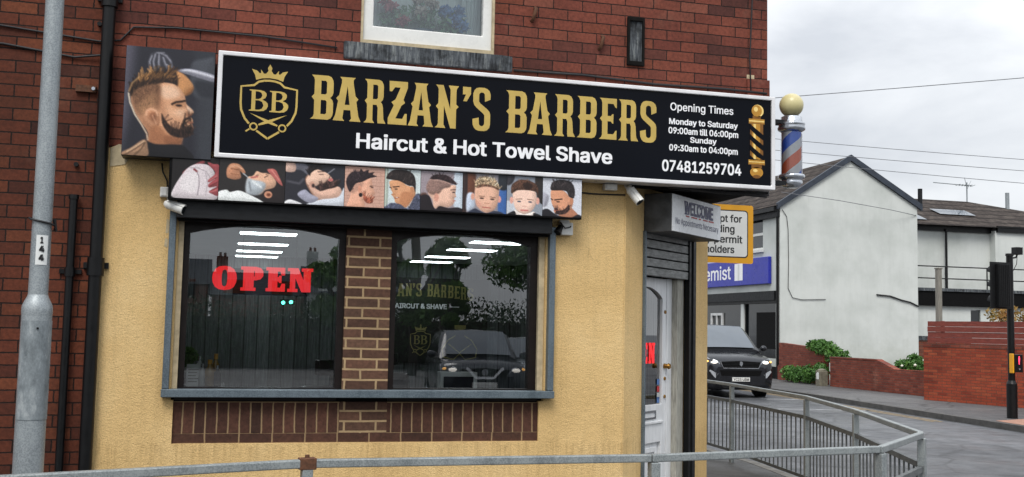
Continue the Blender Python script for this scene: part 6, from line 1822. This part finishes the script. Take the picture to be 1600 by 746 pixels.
stroke(mb, FM, [(hx - .06, 1.58), (hx - .16, 1.52), (hx - .24, 1.40), (hx - .22, 1.29), (hx - .08, 1.26), (hx, 1.34), (hx + .08, 1.26), (hx + .22, 1.29), (hx + .24, 1.40), (hx + .16, 1.52), (hx + .06, 1.58)], .016, .034, 'gold_old'); stroke(mb, FM, [(hx - .16, 1.47), (hx, 1.35), (hx + .16, 1.47)], .016, .0345, 'gold_old'); mb.build('figure_print', mu)
hc = thing('wall_cabinet', 'white-framed dark cabinet low on the plank wall behind the right window', 'cabinet', (3.05, 6.2, .4))
mb = MB(); mb.prism(FM, [rect(2.80, .45, 3.30, 1.10), rect(2.845, .49, 3.255, 1.04)], .01, .22, 'white'); mb.build('casing', hc, bevel=.005)
mb = MB(); mb.fbox(FM, 2.845, 3.255, .49, 1.04, .01, .19, 'black'); mb.build('front_panel', hc)

def chair(label, x, y, rz):
    t = thing('barber_chair', label, 'barber chair', (x, y, .1), rz, 'barber chairs inside the shop')
    T = wm(t); f_ = frame(T @ Vector((0, 0, 0)), T.to_3x3() @ Vector((1, 0, 0)), (0, 0, 1))
    mb = MB(); mb.cyl(T @ Vector((0, 0, 0)), T @ Vector((0, 0, .05)), .30, .28, 24, 'chrome'); mb.cyl(T @ Vector((0, 0, .05)), T @ Vector((0, 0, .42)), .06, .06, 16, 'chrome'); mb.build('pedestal', t)
    mb = MB(); mb.fbox(f_, -.27, .27, .42, .56, -.27, .27, 'leather'); mb.build('seat', t, bevel=.04)
    mb = MB(); V = []
    for v, w_ in ((.54, -.20), (1.12, -.36)):
        V += [fp(f_, u_, v, w_ + d_) for d_ in (0, -.10) for u_ in (-.25, .25)]
    mb.add(V, [(0, 1, 5, 4), (3, 2, 6, 7), (1, 3, 7, 5), (2, 0, 4, 6), (4, 5, 7, 6), (1, 0, 2, 3)], 'leather'); mb.build('backrest', t, bevel=.03)
    mb = MB(); V = []
    mb.cyl(fp(f_, 0, 1.10, -.40), fp(f_, 0, 1.24, -.43), .02, n=8, m='chrome'); mb.fbox(f_, -.14, .14, 1.20, 1.32, -.48, -.40, 'leather'); mb.build('headrest', t, bevel=.03)
    for sx in (-1, 1):
        mb = MB(); mb.fbox(f_, sx * .30 - .035, sx * .30 + .035, .72, .77, -.26, .22, 'leather'); mb.fbox(f_, sx * .30 - .015, sx * .30 + .015, .46, .72, -.05, .0, 'chrome'); mb.build('armrest', t, bevel=.012)
    mb = MB(); mb.fbox(f_, -.18, .18, .12, .15, .30, .50, 'chrome'); mb.tube([fp(f_, -.15, .14, .32), fp(f_, -.15, .30, .24), fp(f_, -.15, .44, .15)], .014, 'chrome'); mb.build('footrest', t)
chair('black leather barber chair seen low in the right of the left window', .70, 1.20, R(200))
chair('black leather barber chair deep inside behind the right window', 1.75, 3.6, R(160))
sh = thing('display_shelf', 'low shelf of bottles and papers in the left corner of the left window', 'shelf', (-.40, .62, .1))
mb = MB(); mb.box((-.74, .28, 1.20), (.03, .85, 1.235), 'planks'); mb.build('shelf_top', sh)
mb = MB(); mb.box((-.74, .80, .1), (.0, .84, 1.20), 'planks'); mb.box((-.74, .38, .1), (-.70, .80, 1.2), 'planks'); mb.box((-.04, .38, .1), (.0, .80, 1.2), 'planks'); mb.build('shelf_side', sh)
BT = [(-.075, .33, .034, .19, 'bottle_amber', 'amber glass bottle'), (-.035, .42, .030, .23, 'bottle_amber', 'tall amber glass bottle'), (-.125, .36, .028, .16, 'paper_white', 'small white bottle'), (-.15, .47, .034, .21, 'paper_white', 'tall white bottle'), (-.02, .33, .026, .15, 'plastic_dark', 'black bottle')]
for x_, y_, r_, h_, m_, lb in BT:
    t = thing('bottle', lb + ' on the shelf in the left window', 'bottle', (x_, y_, 1.235), group='bottles on the window shelf')
    mb = MB(); mb.lathe((x_, y_, 0), [(0, 1.236), (r_, 1.236), (r_, 1.236 + h_ * .62), (r_ * .4, 1.236 + h_ * .78), (r_ * .4, 1.236 + h_ * .84)], m_, 16); mb.build('bottle_body', t)
    mb = MB(); mb.cyl((x_, y_, 1.236 + h_ * .84), (x_, y_, 1.236 + h_), r_ * .5, n=12, m='gold_mid' if m_ == 'bottle_amber' else 'chrome'); mb.build('bottle_cap', t)
t = thing('price_card', 'white printed card leaning on the window shelf', 'card', (-.22, .40, 1.236))
f_ = frame((-.235, .30, 1.237), (1, 0, 0), (0, .25, 1)); mb = MB(); mb.fbox(f_, 0, .085, 0, .16, -.004, 0, 'paper_white'); mb.build('sheet', t)
mb = MB()
for k in range(5):
    mb.fbox(f_, .012, .085 - .01 * (k % 3), .118 - .022 * k, .124 - .022 * k, 0, .0008, 'letter_black')
mb.build('print_lines', t)
pt = thing('pot_plant', 'small leafy pot plant behind the left corner of the left window', 'plant', (-.28, .72, 1.236))
mb = MB(); mb.lathe((-.28, .72, 0), [(0, 1.237), (.045, 1.237), (.06, 1.32), (.05, 1.32), (0, 1.31)], 'plastic_dark', 16); mb.build('pot', pt)
mb = MB(); leaves(mb, [((-.28, .72, 1.42), .12, .8, 1)], 260, .03, 'leaf', 3); mb.build('leaves', pt)
# flowers upstairs
fv = thing('flower_vase', 'bunch of pink, white and blue flowers behind the upstairs window', 'flowers', (1.38, .24, 3.72))
mb = MB(); mb.lathe((1.38, .24, 0), [(0, 3.722), (.10, 3.722), (.125, 3.80), (.12, 3.88), (.09, 3.93), (.10, 3.95)], 'vase', 24); mb.build('vase', fv)
mb = MB(); leaves(mb, [((1.18, .24, 4.04), .12, .9, 1), ((1.40, .24, 4.08), .13, .9, 1), ((1.60, .24, 4.02), .12, .9, 1)], 420, .028, 'flower_leaf', 8); mb.build('leaves', fv)
g = random.Random(12)
for m_, cs in (('petal_pink', ((1.13, 4.10), (1.22, 4.0), (1.08, 4.16))), ('petal_white', ((1.36, 4.08), (1.44, 4.15), (1.34, 4.18))), ('petal_blue', ((1.62, 4.04), (1.68, 4.0), (1.55, 4.10), (1.66, 4.11)))):
    mb = MB()
    for x_, z_ in cs:
        leaves(mb, [((x_, .165, z_), .055, .8, 1)], 110, .022, m_, g.randint(0, 999))
    mb.build('blossom', fv)
